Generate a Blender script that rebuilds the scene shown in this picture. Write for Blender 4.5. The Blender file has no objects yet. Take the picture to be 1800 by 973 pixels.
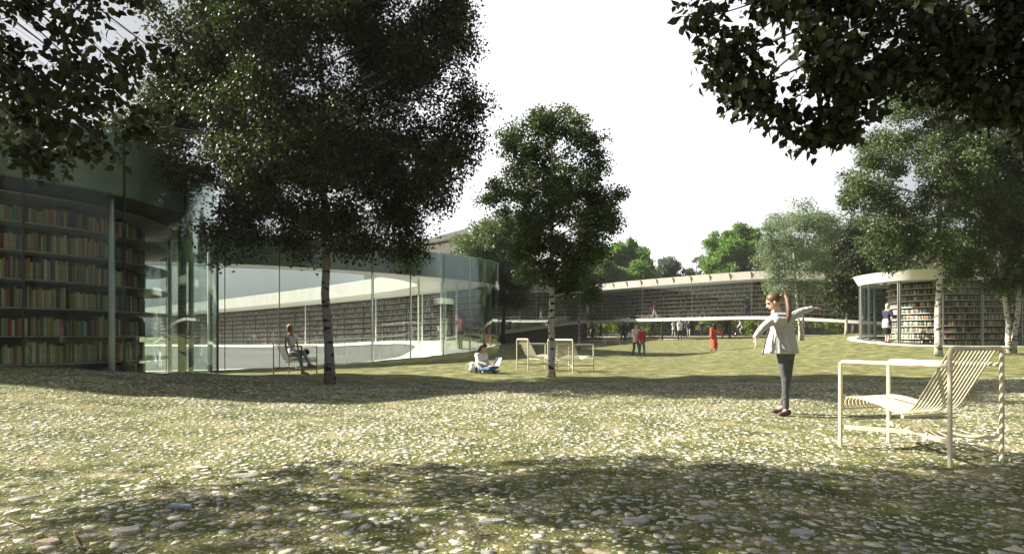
import bpy, bmesh, math, random
import numpy as np
from mathutils import Vector, Matrix, Euler

SC = bpy.context.scene
COL = SC.collection
PI = math.pi
rad = math.radians
RNG = np.random.default_rng(7)
random.seed(7)

# ------------------------------------------------------------------ camera
F = 1100.0          # focal length in photo pixels (photo 1800 wide)
HZ = 590.0          # horizon row in the photo
EYE = 0.95
cam_data = bpy.data.cameras.new('camera')
cam = bpy.data.objects.new('camera', cam_data)
COL.objects.link(cam)
cam.location = (0, 0, EYE)
cam.rotation_euler = (rad(90), 0, 0)
cam_data.sensor_width = 36.0
cam_data.lens = F / 1800 * 36
cam_data.shift_y = (HZ - 486.5) / 1800
cam_data.clip_start = 0.05
cam_data.clip_end = 2000
SC.camera = cam

# ------------------------------------------------------------------ light
SUN_EL, SUN_BACK = 37.0, 6.0       # elevation; degrees the sun stands beyond due left
SUN_DIR = Vector((-math.cos(rad(SUN_BACK)) * math.cos(rad(SUN_EL)),
                  math.sin(rad(SUN_BACK)) * math.cos(rad(SUN_EL)),
                  math.sin(rad(SUN_EL))))
EXPOSURE = 1.5
w = bpy.data.worlds.new('World'); SC.world = w; w.use_nodes = True
nt = w.node_tree; nt.nodes.clear()
out = nt.nodes.new('ShaderNodeOutputWorld'); bg = nt.nodes.new('ShaderNodeBackground')
sky = nt.nodes.new('ShaderNodeTexSky'); sky.sky_type = 'NISHITA'; sky.sun_disc = False
sky.sun_elevation = rad(SUN_EL); sky.sun_rotation = math.atan2(SUN_DIR.x, SUN_DIR.y)
sky.dust_density = 4.0; sky.air_density = 1.0; sky.ozone_density = 1.0
hs = nt.nodes.new('ShaderNodeHueSaturation'); hs.inputs['Saturation'].default_value = 0.30
nt.links.new(sky.outputs[0], hs.inputs['Color'])
# thin bright cloud veil ahead, over the park
tc = nt.nodes.new('ShaderNodeTexCoord')
vd = nt.nodes.new('ShaderNodeVectorMath'); vd.operation = 'DOT_PRODUCT'
vd.inputs[1].default_value = Vector((0.15, 0.94, 0.28)).normalized()
nt.links.new(tc.outputs['Generated'], vd.inputs[0])
mr = nt.nodes.new('ShaderNodeMapRange'); mr.interpolation_type = 'SMOOTHSTEP'
mr.inputs['From Min'].default_value = 0.88; mr.inputs['From Max'].default_value = 1.0
mr.inputs['To Min'].default_value = 0.0; mr.inputs['To Max'].default_value = 1.0
nt.links.new(vd.outputs['Value'], mr.inputs['Value'])
nz = nt.nodes.new('ShaderNodeTexNoise'); nz.inputs['Scale'].default_value = 1.6; nz.inputs['Detail'].default_value = 4
nt.links.new(tc.outputs['Generated'], nz.inputs['Vector'])
ma = nt.nodes.new('ShaderNodeMath'); ma.operation = 'MULTIPLY_ADD'
nt.links.new(nz.outputs['Fac'], ma.inputs[0]); ma.inputs[1].default_value = 0.10; ma.inputs[2].default_value = -0.05
ad = nt.nodes.new('ShaderNodeMath'); ad.operation = 'ADD'; ad.use_clamp = True
nt.links.new(mr.outputs[0], ad.inputs[0]); nt.links.new(ma.outputs[0], ad.inputs[1])
mx = nt.nodes.new('ShaderNodeMix'); mx.data_type = 'RGBA'
nt.links.new(ad.outputs[0], mx.inputs['Factor'])
mx.inputs['A'].default_value = (0, 0, 0, 1)
VEIL = 6.6
mx.inputs['B'].default_value = (VEIL, VEIL * 1.0, VEIL * 1.0, 1)
base = nt.nodes.new('ShaderNodeMix'); base.data_type = 'RGBA'; base.blend_type = 'ADD'; base.inputs['Factor'].default_value = 1
sc_ = nt.nodes.new('ShaderNodeMix'); sc_.data_type = 'RGBA'; sc_.blend_type = 'MULTIPLY'; sc_.inputs['Factor'].default_value = 1
nt.links.new(hs.outputs[0], sc_.inputs['A']); sc_.inputs['B'].default_value = (0.85, 0.85, 0.85, 1)
nt.links.new(sc_.outputs['Result'], base.inputs['A']); nt.links.new(mx.outputs['Result'], base.inputs['B'])
nt.links.new(base.outputs['Result'], bg.inputs['Color'])
bg.inputs['Strength'].default_value = 0.055
nt.links.new(bg.outputs[0], out.inputs[0])

sd = bpy.data.lights.new('sun', 'SUN'); sd.energy = 5.0; sd.angle = rad(0.53); sd.color = (1.0, 0.925, 0.79)
so = bpy.data.objects.new('sun', sd); COL.objects.link(so)
so.rotation_euler = SUN_DIR.to_track_quat('Z', 'Y').to_euler()

vs = SC.view_settings
vs.view_transform = 'Standard'; vs.look = 'None'; vs.gamma = 1; vs.exposure = EXPOSURE; vs.use_curve_mapping = False
SC.render.engine = 'CYCLES'
SC.cycles.max_bounces = 7; SC.cycles.diffuse_bounces = 3; SC.cycles.glossy_bounces = 3
SC.cycles.transparent_max_bounces = 24; SC.cycles.transmission_bounces = 4
SC.cycles.caustics_reflective = False; SC.cycles.caustics_refractive = False
SC.cycles.sample_clamp_indirect = 4
SC.cycles.use_denoising = True

# ------------------------------------------------------------------ helpers
def X(px, Y): return (px - 900.0) / F * Y
def Z(py, Y): return EYE + (HZ - py) / F * Y
def P(px, py, Y): return Vector((X(px, Y), Y, Z(py, Y)))

def tag(o, label=None, cat=None, group=None, kind=None):
    if label: o['label'] = label
    if cat: o['category'] = cat
    if group: o['group'] = group
    if kind: o['kind'] = kind
    return o

def empty(name, loc=(0, 0, 0), rz=0.0):
    o = bpy.data.objects.new(name, None); o.empty_display_size = 0.2
    COL.objects.link(o); o.location = loc; o.rotation_euler = (0, 0, rz)
    return o

def link(name, me, mat=None, parent=None, smooth=False):
    o = bpy.data.objects.new(name, me); COL.objects.link(o)
    if mat is not None and len(me.materials) == 0: me.materials.append(mat)
    if smooth: me.shade_smooth()
    if parent is not None: o.parent = parent
    return o

def np_mesh(name, V, loops, starts, mat=None):
    """fast mesh from numpy: V (n,3), loops flat indices, starts loop starts"""
    me = bpy.data.meshes.new(name)
    V = np.asarray(V, dtype=np.float32); loops = np.asarray(loops, dtype=np.int32); starts = np.asarray(starts, dtype=np.int32)
    me.vertices.add(len(V)); me.vertices.foreach_set('co', V.ravel())
    me.loops.add(len(loops)); me.loops.foreach_set('vertex_index', loops)
    me.polygons.add(len(starts)); me.polygons.foreach_set('loop_start', starts)
    me.update(calc_edges=True)
    me.validate()
    if mat: me.materials.append(mat)
    return me

class MB:
    def __init__(s): s.v = []; s.f = []
    def add(s, vs_, fs):
        o = len(s.v); s.v.extend([tuple(p) for p in vs_]); s.f.extend([tuple(i + o for i in f) for f in fs])
    def box(s, c, d, rz=0.0, M=None):
        x, y, z = d[0] / 2, d[1] / 2, d[2] / 2
        vv = [Vector(p) for p in ((-x, -y, -z), (x, -y, -z), (x, y, -z), (-x, y, -z), (-x, -y, z), (x, -y, z), (x, y, z), (-x, y, z))]
        R = M if M is not None else Matrix.Rotation(rz, 3, 'Z')
        s.add([R @ p + Vector(c) for p in vv], [(0, 3, 2, 1), (4, 5, 6, 7), (0, 1, 5, 4), (1, 2, 6, 5), (2, 3, 7, 6), (3, 0, 4, 7)])
    def tube(s, pts, r, n=8, cap=True, flat=None):
        pts = [Vector(p) for p in pts]
        if not hasattr(r, '__len__'): r = [r] * len(pts)
        prev = None; vv = []; up = None
        for i, p in enumerate(pts):
            t = (pts[min(i + 1, len(pts) - 1)] - pts[max(i - 1, 0)]).normalized()
            if up is None:
                a = Vector((0, 0, 1)) if abs(t.z) < 0.9 else Vector((1, 0, 0))
                up = (a - t * a.dot(t)).normalized()
            else:
                up = (up - t * up.dot(t)).normalized()
            sd_ = t.cross(up)
            for k in range(n):
                a = 2 * PI * k / n
                vv.append(p + (up * math.cos(a) + sd_ * math.sin(a)) * r[i])
        ff = []
        for i in range(len(pts) - 1):
            for k in range(n):
                k2 = (k + 1) % n
                ff.append((i * n + k, i * n + k2, (i + 1) * n + k2, (i + 1) * n + k))
        if cap:
            ff.append(tuple(range(n))[::-1]); ff.append(tuple(range((len(pts) - 1) * n, len(pts) * n)))
        s.add(vv, ff)
    def sphere(s, c, r, nu=12, nv=8, M=None):
        if not hasattr(r, '__len__'): r = (r, r, r)
        c = Vector(c); vv = []; R = M if M is not None else Matrix.Identity(3)
        for j in range(1, nv):
            th = PI * j / nv
            for i in range(nu):
                ph = 2 * PI * i / nu
                vv.append(c + R @ Vector((r[0] * math.sin(th) * math.cos(ph), r[1] * math.sin(th) * math.sin(ph), r[2] * math.cos(th))))
        vv.append(c + R @ Vector((0, 0, r[2]))); vv.append(c + R @ Vector((0, 0, -r[2])))
        T = len(vv) - 2; B = T + 1; ff = []
        for j in range(nv - 2):
            for i in range(nu):
                i2 = (i + 1) % nu
                ff.append((j * nu + i, (j + 1) * nu + i, (j + 1) * nu + i2, j * nu + i2))
        for i in range(nu):
            i2 = (i + 1) % nu
            ff.append((T, i, i2)); ff.append((B, (nv - 2) * nu + i2, (nv - 2) * nu + i))
        s.add(vv, ff)
    def caps(s, a, b, ra, rb, n=12):
        """tapered capsule"""
        a = Vector(a); b = Vector(b); L = (b - a).length
        s.sphere(a, ra, n, 8); s.sphere(b, rb, n, 8)
        if L > 1e-5: s.tube([a, b], [ra, rb], n)
    def loft(s, rings, cap=True):
        n = len(rings[0]); vv = [p for r in rings for p in r]; ff = []
        for i in range(len(rings) - 1):
            for k in range(n):
                k2 = (k + 1) % n
                ff.append((i * n + k, i * n + k2, (i + 1) * n + k2, (i + 1) * n + k))
        if cap:
            ff.append(tuple(range(n))[::-1]); ff.append(tuple(range((len(rings) - 1) * n, len(rings) * n)))
        s.add(vv, ff)
    def mesh(s, name='mesh'):
        me = bpy.data.meshes.new(name); me.from_pydata([tuple(p) for p in s.v], [], s.f); me.update(); return me
    def build(s, name, mat, parent=None, smooth=False, autos=False):
        me = s.mesh(name)
        bm = bmesh.new(); bm.from_mesh(me); bmesh.ops.recalc_face_normals(bm, faces=bm.faces); bm.to_mesh(me); bm.free()
        o = link(name, me, mat, parent, smooth)
        if autos:
            me.shade_smooth()
            try: me.set_sharp_from_angle(angle=rad(35))
            except Exception: pass
        return o

_tmp = None
def remeshed(mb, voxel, name, mat, parent=None, smooth_it=4, keep=1.0):
    """voxel-fuse the shapes in mb into ONE continuous skin"""
    global _tmp
    if _tmp is None: _tmp = bpy.data.scenes.new('tmp_eval')
    me = mb.mesh(name)
    bm = bmesh.new(); bm.from_mesh(me); bmesh.ops.recalc_face_normals(bm, faces=bm.faces); bm.to_mesh(me); bm.free()
    t = bpy.data.objects.new('t', me); _tmp.collection.objects.link(t)
    m = t.modifiers.new('r', 'REMESH'); m.mode = 'VOXEL'; m.voxel_size = voxel; m.use_smooth_shade = True
    if smooth_it:
        sm = t.modifiers.new('s', 'SMOOTH'); sm.factor = 0.5; sm.iterations = smooth_it
    _tmp.view_layers[0].update()
    dg = _tmp.view_layers[0].depsgraph
    ev = t.evaluated_get(dg)
    new = bpy.data.meshes.new_from_object(ev)
    new.name = name
    bpy.data.objects.remove(t); bpy.data.meshes.remove(me)
    new.materials.clear(); new.materials.append(mat)
    new.shade_smooth()
    return link(name, new, None, parent)

# ------------------------------------------------------------------ materials
def mat_new(name):
    m = bpy.data.materials.new(name); m.use_nodes = True
    n = m.node_tree; b = n.nodes['Principled BSDF']
    return m, n, b

def ramp(n, stops, interp='LINEAR'):
    r = n.nodes.new('ShaderNodeValToRGB'); r.color_ramp.interpolation = interp
    e = r.color_ramp.elements
    while len(e) > 1: e.remove(e[0])
    e[0].position = stops[0][0]; e[0].color = (*stops[0][1], 1)
    for p, c in stops[1:]:
        k = e.new(p); k.color = (*c, 1)
    return r

def simple(name, col, rough=0.6, var=0.12, scale=8.0, metal=0.0, bump=0.0, bscale=60.0, spec=None, coord='Object'):
    m, n, b = mat_new(name)
    tcn = n.nodes.new('ShaderNodeTexCoord')
    nzn = n.nodes.new('ShaderNodeTexNoise'); nzn.inputs['Scale'].default_value = scale; nzn.inputs['Detail'].default_value = 5
    n.links.new(tcn.outputs[coord], nzn.inputs['Vector'])
    lo = tuple(max(0, c * (1 - var)) for c in col); hi = tuple(min(1, c * (1 + var)) for c in col)
    r = ramp(n, [(0.3, lo), (0.7, hi)])
    n.links.new(nzn.outputs['Fac'], r.inputs[0]); n.links.new(r.outputs[0], b.inputs['Base Color'])
    b.inputs['Roughness'].default_value = rough; b.inputs['Metallic'].default_value = metal
    if spec is not None: b.inputs['Specular IOR Level'].default_value = spec
    if bump:
        n2 = n.nodes.new('ShaderNodeTexNoise'); n2.inputs['Scale'].default_value = bscale; n2.inputs['Detail'].default_value = 4
        n.links.new(tcn.outputs[coord], n2.inputs['Vector'])
        bp = n.nodes.new('ShaderNodeBump'); bp.inputs['Strength'].default_value = bump; bp.inputs['Distance'].default_value = 0.02
        n.links.new(n2.outputs['Fac'], bp.inputs['Height']); n.links.new(bp.outputs[0], b.inputs['Normal'])
    return m

def leaf_mat(name, cols, trans=0.3, rough=0.5):
    m, n, b = mat_new(name)
    g = n.nodes.new('ShaderNodeNewGeometry')
    st = [(i / max(1, len(cols) - 1), c) for i, c in enumerate(cols)]
    r = ramp(n, st)
    n.links.new(g.outputs['Random Per Island'], r.inputs[0]); n.links.new(r.outputs[0], b.inputs['Base Color'])
    b.inputs['Roughness'].default_value = rough; b.inputs['Specular IOR Level'].default_value = 0.35
    t = n.nodes.new('ShaderNodeBsdfTranslucent'); mxn = n.nodes.new('ShaderNodeMixShader'); mxn.inputs[0].default_value = trans
    br = n.nodes.new('ShaderNodeMix'); br.data_type = 'RGBA'; br.blend_type = 'MULTIPLY'; br.inputs['Factor'].default_value = 1
    n.links.new(r.outputs[0], br.inputs['A']); br.inputs['B'].default_value = (1.6, 1.9, 0.7, 1)
    n.links.new(br.outputs['Result'], t.inputs['Color'])
    n.links.new(b.outputs[0], mxn.inputs[1]); n.links.new(t.outputs[0], mxn.inputs[2])
    n.links.new(mxn.outputs[0], n.nodes['Material Output'].inputs[0])
    return m

def bark_mat(name, light, dark, patches=0.5, zs=0.25, scale=14):
    m, n, b = mat_new(name)
    tcn = n.nodes.new('ShaderNodeTexCoord'); mp = n.nodes.new('ShaderNodeMapping')
    mp.inputs['Scale'].default_value = (1, 1, 1 / zs if zs < 1 else 1)
    n.links.new(tcn.outputs['Object'], mp.inputs['Vector'])
    mp.inputs['Scale'].default_value = (0.55, 0.55, 1.5)
    a = n.nodes.new('ShaderNodeTexNoise'); a.inputs['Scale'].default_value = scale; a.inputs['Detail'].default_value = 3
    n.links.new(mp.outputs[0], a.inputs['Vector'])
    r = ramp(n, [(0.0, light), (patches, light), (patches + 0.05, dark), (1, dark)])
    n.links.new(a.outputs['Fac'], r.inputs[0])
    c = n.nodes.new('ShaderNodeTexNoise'); c.inputs['Scale'].default_value = 60; c.inputs['Detail'].default_value = 4
    n.links.new(tcn.outputs['Object'], c.inputs['Vector'])
    r2 = ramp(n, [(0.3, (0.62, 0.62, 0.62)), (0.7, (1, 1, 1))]); n.links.new(c.outputs['Fac'], r2.inputs[0])
    mu = n.nodes.new('ShaderNodeMix'); mu.data_type = 'RGBA'; mu.blend_type = 'MULTIPLY'; mu.inputs['Factor'].default_value = 1
    n.links.new(r.outputs[0], mu.inputs['A']); n.links.new(r2.outputs[0], mu.inputs['B'])
    n.links.new(mu.outputs['Result'], b.inputs['Base Color']); b.inputs['Roughness'].default_value = 0.85
    bp = n.nodes.new('ShaderNodeBump'); bp.inputs['Strength'].default_value = 0.5; bp.inputs['Distance'].default_value = 0.01
    n.links.new(a.outputs['Fac'], bp.inputs['Height']); n.links.new(bp.outputs[0], b.inputs['Normal'])
    return m

def glass_mat(name, tint, refl=1.0, rough=0.0, base=0.03):
    m = bpy.data.materials.new(name); m.use_nodes = True; n = m.node_tree; n.nodes.clear()
    o = n.nodes.new('ShaderNodeOutputMaterial')
    t = n.nodes.new('ShaderNodeBsdfTransparent'); t.inputs['Color'].default_value = (*tint, 1)
    g = n.nodes.new('ShaderNodeBsdfGlossy'); g.inputs['Roughness'].default_value = rough; g.inputs['Color'].default_value = (0.9, 0.97, 0.95, 1)
    fr = n.nodes.new('ShaderNodeFresnel'); fr.inputs['IOR'].default_value = 1.45
    mu = n.nodes.new('ShaderNodeMath'); mu.operation = 'MULTIPLY_ADD'; mu.use_clamp = True
    mu.inputs[1].default_value = refl; mu.inputs[2].default_value = base
    n.links.new(fr.outputs[0], mu.inputs[0])
    mx_ = n.nodes.new('ShaderNodeMixShader'); n.links.new(mu.outputs[0], mx_.inputs[0])
    n.links.new(t.outputs[0], mx_.inputs[1]); n.links.new(g.outputs[0], mx_.inputs[2])
    n.links.new(mx_.outputs[0], o.inputs[0])
    return m

BOOK_COLS = [(.23, .15, .07), (.32, .25, .13), (.30, .03, .025), (.05, .12, .12), (.42, .36, .22), (.09, .06, .04),
             (.02, .06, .045), (.35, .22, .07), (.03, .04, .12), (.20, .17, .10), (.05, .19, .19), (.38, .12, .05),
             (.12, .13, .09), (.48, .42, .30), (.04, .035, .03), (.26, .20, .10)]
BOOK_NAMES = ['brown', 'tan', 'red', 'dark teal', 'cream', 'dark brown', 'dark green', 'ochre', 'navy', 'olive brown',
              'turquoise', 'orange red', 'grey green', 'pale cream', 'black', 'mustard brown']
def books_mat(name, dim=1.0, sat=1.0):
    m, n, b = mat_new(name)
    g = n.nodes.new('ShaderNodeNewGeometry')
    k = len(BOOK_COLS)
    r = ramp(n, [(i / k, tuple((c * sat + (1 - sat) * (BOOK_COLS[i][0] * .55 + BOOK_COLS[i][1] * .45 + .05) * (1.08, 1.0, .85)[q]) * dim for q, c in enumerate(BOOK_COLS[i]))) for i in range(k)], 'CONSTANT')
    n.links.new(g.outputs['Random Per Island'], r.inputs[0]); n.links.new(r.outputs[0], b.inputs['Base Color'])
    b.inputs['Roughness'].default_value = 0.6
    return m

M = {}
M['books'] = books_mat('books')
M['books_sun_tint'] = books_mat('books_sun_tint', 1.6, .6)  # brighter copy of books, sunlight on the right pavilion's shelves put into the colour
M['books_far'] = books_mat('books_far', .80, .45)  # muted copy of books, fading with distance put into the colour
M['beige'] = simple('beige_render', (.33, .32, .29), 0.8, 0.08, 1.2, bump=.2)
M['book'] = [simple('book_' + BOOK_NAMES[i].replace(' ', '_'), tuple(min(.7, q * 1.5) for q in c), 0.55, 0.2, 30) for i, c in enumerate(BOOK_COLS)]
M['white'] = simple('white_render', (.74, .72, .67), 0.7, 0.06, 1.5, bump=0.15, bscale=40)
M['white2'] = simple('pale_stone_render', (.50, .47, .41), 0.75, 0.12, .9, bump=0.3, bscale=12)
M['white_floor'] = simple('white_terrazzo', (.80, .78, .73), 0.5, 0.05, 3.0)
M['plaza'] = simple('plaza_grey', (.10, .098, .092), 0.85, 0.15, 1.2, bump=0.1)
M['soffit'] = simple('soffit', (.55, .53, .48), 0.8, 0.06, 1.0, bump=0.1)
M['dark_floor'] = simple('dark_floor', (.045, .045, .045), 0.35, 0.1, 3.0)
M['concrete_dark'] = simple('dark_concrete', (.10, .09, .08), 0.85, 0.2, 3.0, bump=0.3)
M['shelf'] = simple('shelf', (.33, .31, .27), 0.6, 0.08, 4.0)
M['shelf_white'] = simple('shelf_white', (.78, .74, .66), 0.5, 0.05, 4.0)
M['core'] = simple('bookcase_back', (.10, .085, .06), 0.8, 0.2, 6.0)
M['steel'] = simple('brushed_steel', (.42, .43, .43), 0.3, 0.05, 20, metal=0.9)
M['steel_dark'] = simple('dark_steel', (.05, .05, .05), 0.4, 0.1, 20, metal=0.6)
M['steel_white'] = simple('white_steel', (.75, .74, .70), 0.4, 0.03, 20)
M['glass'] = glass_mat('clear_glass', (.955, .98, .97), 0.55, 0.0, 0.0)
M['glass_drum'] = glass_mat('drum_glass', (.90, .95, .935), 0.40, 0.0, 0.0)
M['glass_green'] = glass_mat('green_glass', (.90, .955, .935), 0.8, 0.0, 0.012)
M['chair_cream'] = simple('cream_powder_coat', (.70, .63, .45), 0.42, 0.03, 30)
M['chair_olive'] = simple('pale_olive_powder_coat', (.55, .53, .42), 0.42, 0.03, 30)
M['chair_grey'] = simple('grey_powder_coat', (.13, .15, .15), 0.45, 0.05, 30)
M['chair_brown'] = simple('brown_frame', (.20, .15, .12), 0.45, 0.05, 30)

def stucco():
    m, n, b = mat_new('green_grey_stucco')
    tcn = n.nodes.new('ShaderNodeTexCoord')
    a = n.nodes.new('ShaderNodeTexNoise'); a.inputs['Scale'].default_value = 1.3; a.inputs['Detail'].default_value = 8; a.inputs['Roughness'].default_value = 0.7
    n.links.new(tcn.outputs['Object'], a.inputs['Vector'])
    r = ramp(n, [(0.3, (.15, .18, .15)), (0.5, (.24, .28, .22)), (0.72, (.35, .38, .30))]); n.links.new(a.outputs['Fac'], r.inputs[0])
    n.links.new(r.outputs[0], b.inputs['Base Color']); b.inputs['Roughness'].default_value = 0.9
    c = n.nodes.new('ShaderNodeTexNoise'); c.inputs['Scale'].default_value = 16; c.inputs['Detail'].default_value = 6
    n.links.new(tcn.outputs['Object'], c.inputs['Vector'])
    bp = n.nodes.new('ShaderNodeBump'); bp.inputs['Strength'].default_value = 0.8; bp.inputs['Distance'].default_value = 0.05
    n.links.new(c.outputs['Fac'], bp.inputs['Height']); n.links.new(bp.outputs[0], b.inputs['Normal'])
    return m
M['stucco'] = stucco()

def ground_mat():
    m, n, b = mat_new('mossy_ground')
    L = n.links.new
    g = n.nodes.new('ShaderNodeNewGeometry')
    mp = n.nodes.new('ShaderNodeMapping'); mp.inputs['Scale'].default_value = (1, 1, 0)
    L(g.outputs['Position'], mp.inputs['Vector'])
    # warp so stone shapes are irregular
    wn = n.nodes.new('ShaderNodeTexNoise'); wn.inputs['Scale'].default_value = 9; wn.inputs['Detail'].default_value = 3
    L(mp.outputs[0], wn.inputs['Vector'])
    vm = n.nodes.new('ShaderNodeVectorMath'); vm.operation = 'MULTIPLY_ADD'
    L(wn.outputs['Color'], vm.inputs[0]); vm.inputs[1].default_value = (.09, .09, 0); L(mp.outputs[0], vm.inputs[2])
    gr = n.nodes.new('ShaderNodeTexNoise'); gr.inputs['Scale'].default_value = 2.2; gr.inputs['Detail'].default_value = 7; gr.inputs['Roughness'].default_value = 0.68
    L(mp.outputs[0], gr.inputs['Vector'])
    rg = ramp(n, [(0.30, (.045, .040, .024)), (0.42, (.080, .100, .024)), (0.52, (.145, .152, .048)), (0.62, (.26, .23, .12)), (0.74, (.125, .150, .038))])
    L(gr.outputs['Fac'], rg.inputs[0])
    fine = n.nodes.new('ShaderNodeTexNoise'); fine.inputs['Scale'].default_value = 55; fine.inputs['Detail'].default_value = 5
    L(mp.outputs[0], fine.inputs['Vector'])
    rf = ramp(n, [(0.3, (.45, .45, .45)), (0.7, (1.5, 1.5, 1.5))]); L(fine.outputs['Fac'], rf.inputs[0])
    mu = n.nodes.new('ShaderNodeMix'); mu.data_type = 'RGBA'; mu.blend_type = 'MULTIPLY'; mu.inputs['Factor'].default_value = 1
    L(rg.outputs[0], mu.inputs['A']); L(rf.outputs[0], mu.inputs['B'])
    dist = n.nodes.new('ShaderNodeVectorMath'); dist.operation = 'DISTANCE'; L(mp.outputs[0], dist.inputs[0]); dist.inputs[1].default_value = (0, 1, 0)
    prev = mu.outputs['Result']
    hts = []
    for scale, thr, amt in ((15.0, 0.24, 0.9), (32.0, 0.31, 1.0)):
        vo = n.nodes.new('ShaderNodeTexVoronoi'); vo.inputs['Scale'].default_value = scale; vo.feature = 'F1'
        L(vm.outputs[0], vo.inputs['Vector'])
        # per-cell size: threshold varies with the cell colour
        sp = n.nodes.new('ShaderNodeSeparateColor'); L(vo.outputs['Color'], sp.inputs[0])
        th = n.nodes.new('ShaderNodeMath'); th.operation = 'MULTIPLY_ADD'; L(sp.outputs[0], th.inputs[0]); th.inputs[1].default_value = 0.42; th.inputs[2].default_value = thr - 0.27
        sb = n.nodes.new('ShaderNodeMath'); sb.operation = 'SUBTRACT'; L(th.outputs[0], sb.inputs[0]); L(vo.outputs['Distance'], sb.inputs[1])
        st = n.nodes.new('ShaderNodeMath'); st.operation = 'MULTIPLY'; st.use_clamp = True; L(sb.outputs[0], st.inputs[0]); st.inputs[1].default_value = 18
        fm = n.nodes.new('ShaderNodeMapRange'); L(dist.outputs['Value'], fm.inputs['Value']); fm.inputs['From Min'].default_value = 7; fm.inputs['From Max'].default_value = 17; fm.inputs['To Min'].default_value = 1; fm.inputs['To Max'].default_value = .30
        s2 = n.nodes.new('ShaderNodeMath'); s2.operation = 'MULTIPLY'; L(st.outputs[0], s2.inputs[0]); L(fm.outputs[0], s2.inputs[1]); st = s2
        rs = ramp(n, [(0, (.26, .25, .21)), (0.3, (.42, .39, .31)), (0.6, (.56, .53, .44)), (0.85, (.36, .36, .34)), (1, (.66, .62, .52))])
        L(sp.outputs[1], rs.inputs[0])
        mz = n.nodes.new('ShaderNodeMix'); mz.data_type = 'RGBA'; L(st.outputs[0], mz.inputs['Factor']); L(prev, mz.inputs['A']); L(rs.outputs[0], mz.inputs['B'])
        prev = mz.outputs['Result']; hts.append(st.outputs[0])
    L(prev, b.inputs['Base Color']); b.inputs['Roughness'].default_value = 0.9; b.inputs['Specular IOR Level'].default_value = 0.25
    ah = n.nodes.new('ShaderNodeMath'); ah.operation = 'ADD'; L(hts[0], ah.inputs[0]); L(hts[1], ah.inputs[1])
    a2 = n.nodes.new('ShaderNodeMath'); a2.operation = 'MULTIPLY_ADD'; L(fine.outputs['Fac'], a2.inputs[0]); a2.inputs[1].default_value = 1.5; L(ah.outputs[0], a2.inputs[2])
    bp = n.nodes.new('ShaderNodeBump'); bp.inputs['Strength'].default_value = 0.7; bp.inputs['Distance'].default_value = 0.015
    L(a2.outputs[0], bp.inputs['Height']); L(bp.outputs[0], b.inputs['Normal'])
    return m
M['ground'] = ground_mat()

def stone_mat():
    m, n, b = mat_new('flat_stone')
    g = n.nodes.new('ShaderNodeNewGeometry')
    r = ramp(n, [(0, (.26, .26, .24)), (0.25, (.44, .43, .38)), (0.5, (.66, .63, .54)), (0.72, (.33, .34, .34)), (0.85, (.60, .56, .47)), (0.95, (.42, .33, .23)), (1, (.28, .33, .37))])
    n.links.new(g.outputs['Random Per Island'], r.inputs[0])
    nz_ = n.nodes.new('ShaderNodeTexNoise'); nz_.inputs['Scale'].default_value = 35; nz_.inputs['Detail'].default_value = 5
    n.links.new(g.outputs['Position'], nz_.inputs['Vector'])
    r2 = ramp(n, [(0.25, (.55, .55, .52)), (0.65, (1.15, 1.15, 1.12))]); n.links.new(nz_.outputs['Fac'], r2.inputs[0])
    mu = n.nodes.new('ShaderNodeMix'); mu.data_type = 'RGBA'; mu.blend_type = 'MULTIPLY'; mu.inputs['Factor'].default_value = 1
    n.links.new(r.outputs[0], mu.inputs['A']); n.links.new(r2.outputs[0], mu.inputs['B'])
    n.links.new(mu.outputs['Result'], b.inputs['Base Color']); b.inputs['Roughness'].default_value = 0.85
    bp = n.nodes.new('ShaderNodeBump'); bp.inputs['Strength'].default_value = 0.5; bp.inputs['Distance'].default_value = 0.01
    n.links.new(nz_.outputs['Fac'], bp.inputs['Height']); n.links.new(bp.outputs[0], b.inputs['Normal'])
    return m
M['stone'] = stone_mat()

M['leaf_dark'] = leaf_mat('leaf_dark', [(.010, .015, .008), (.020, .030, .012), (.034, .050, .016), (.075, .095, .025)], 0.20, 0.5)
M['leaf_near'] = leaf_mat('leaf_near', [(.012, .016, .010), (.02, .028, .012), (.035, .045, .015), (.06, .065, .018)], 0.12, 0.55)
M['leaf_mid'] = leaf_mat('leaf_mid', [(.025, .04, .018), (.05, .075, .028), (.075, .11, .04), (.12, .15, .06)], 0.25, 0.5)
M['leaf_pale'] = leaf_mat('leaf_pale', [(.09, .13, .09), (.13, .17, .12), (.17, .21, .15), (.22, .26, .19)], 0.3, 0.6)
M['leaf_bright'] = leaf_mat('leaf_bright', [(.06, .12, .025), (.09, .17, .035), (.13, .22, .05), (.18, .28, .075)], 0.35, 0.5)
M['leaf_grey'] = leaf_mat('leaf_grey', [(.04, .055, .045), (.07, .09, .07), (.10, .125, .095)], 0.25, 0.6)
M['leaf_shrub'] = leaf_mat('leaf_shrub', [(.05, .08, .015), (.10, .15, .02), (.17, .21, .03), (.22, .25, .05)], 0.35, 0.55)
M['grass_blade'] = leaf_mat('grass_blade', [(.05, .065, .018), (.09, .11, .03), (.14, .15, .045), (.17, .15, .07)], 0.3, 0.6)
M['bark_birch'] = bark_mat('birch_bark', (.62, .58, .50), (.035, .03, .026), 0.55, scale=11)
M['bark_grey'] = bark_mat('grey_bark', (.30, .28, .25), (.03, .027, .025), 0.54, scale=9)
M['bark_brown'] = bark_mat('brown_bark', (.09, .075, .06), (.04, .03, .025), 0.5, scale=9)

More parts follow.
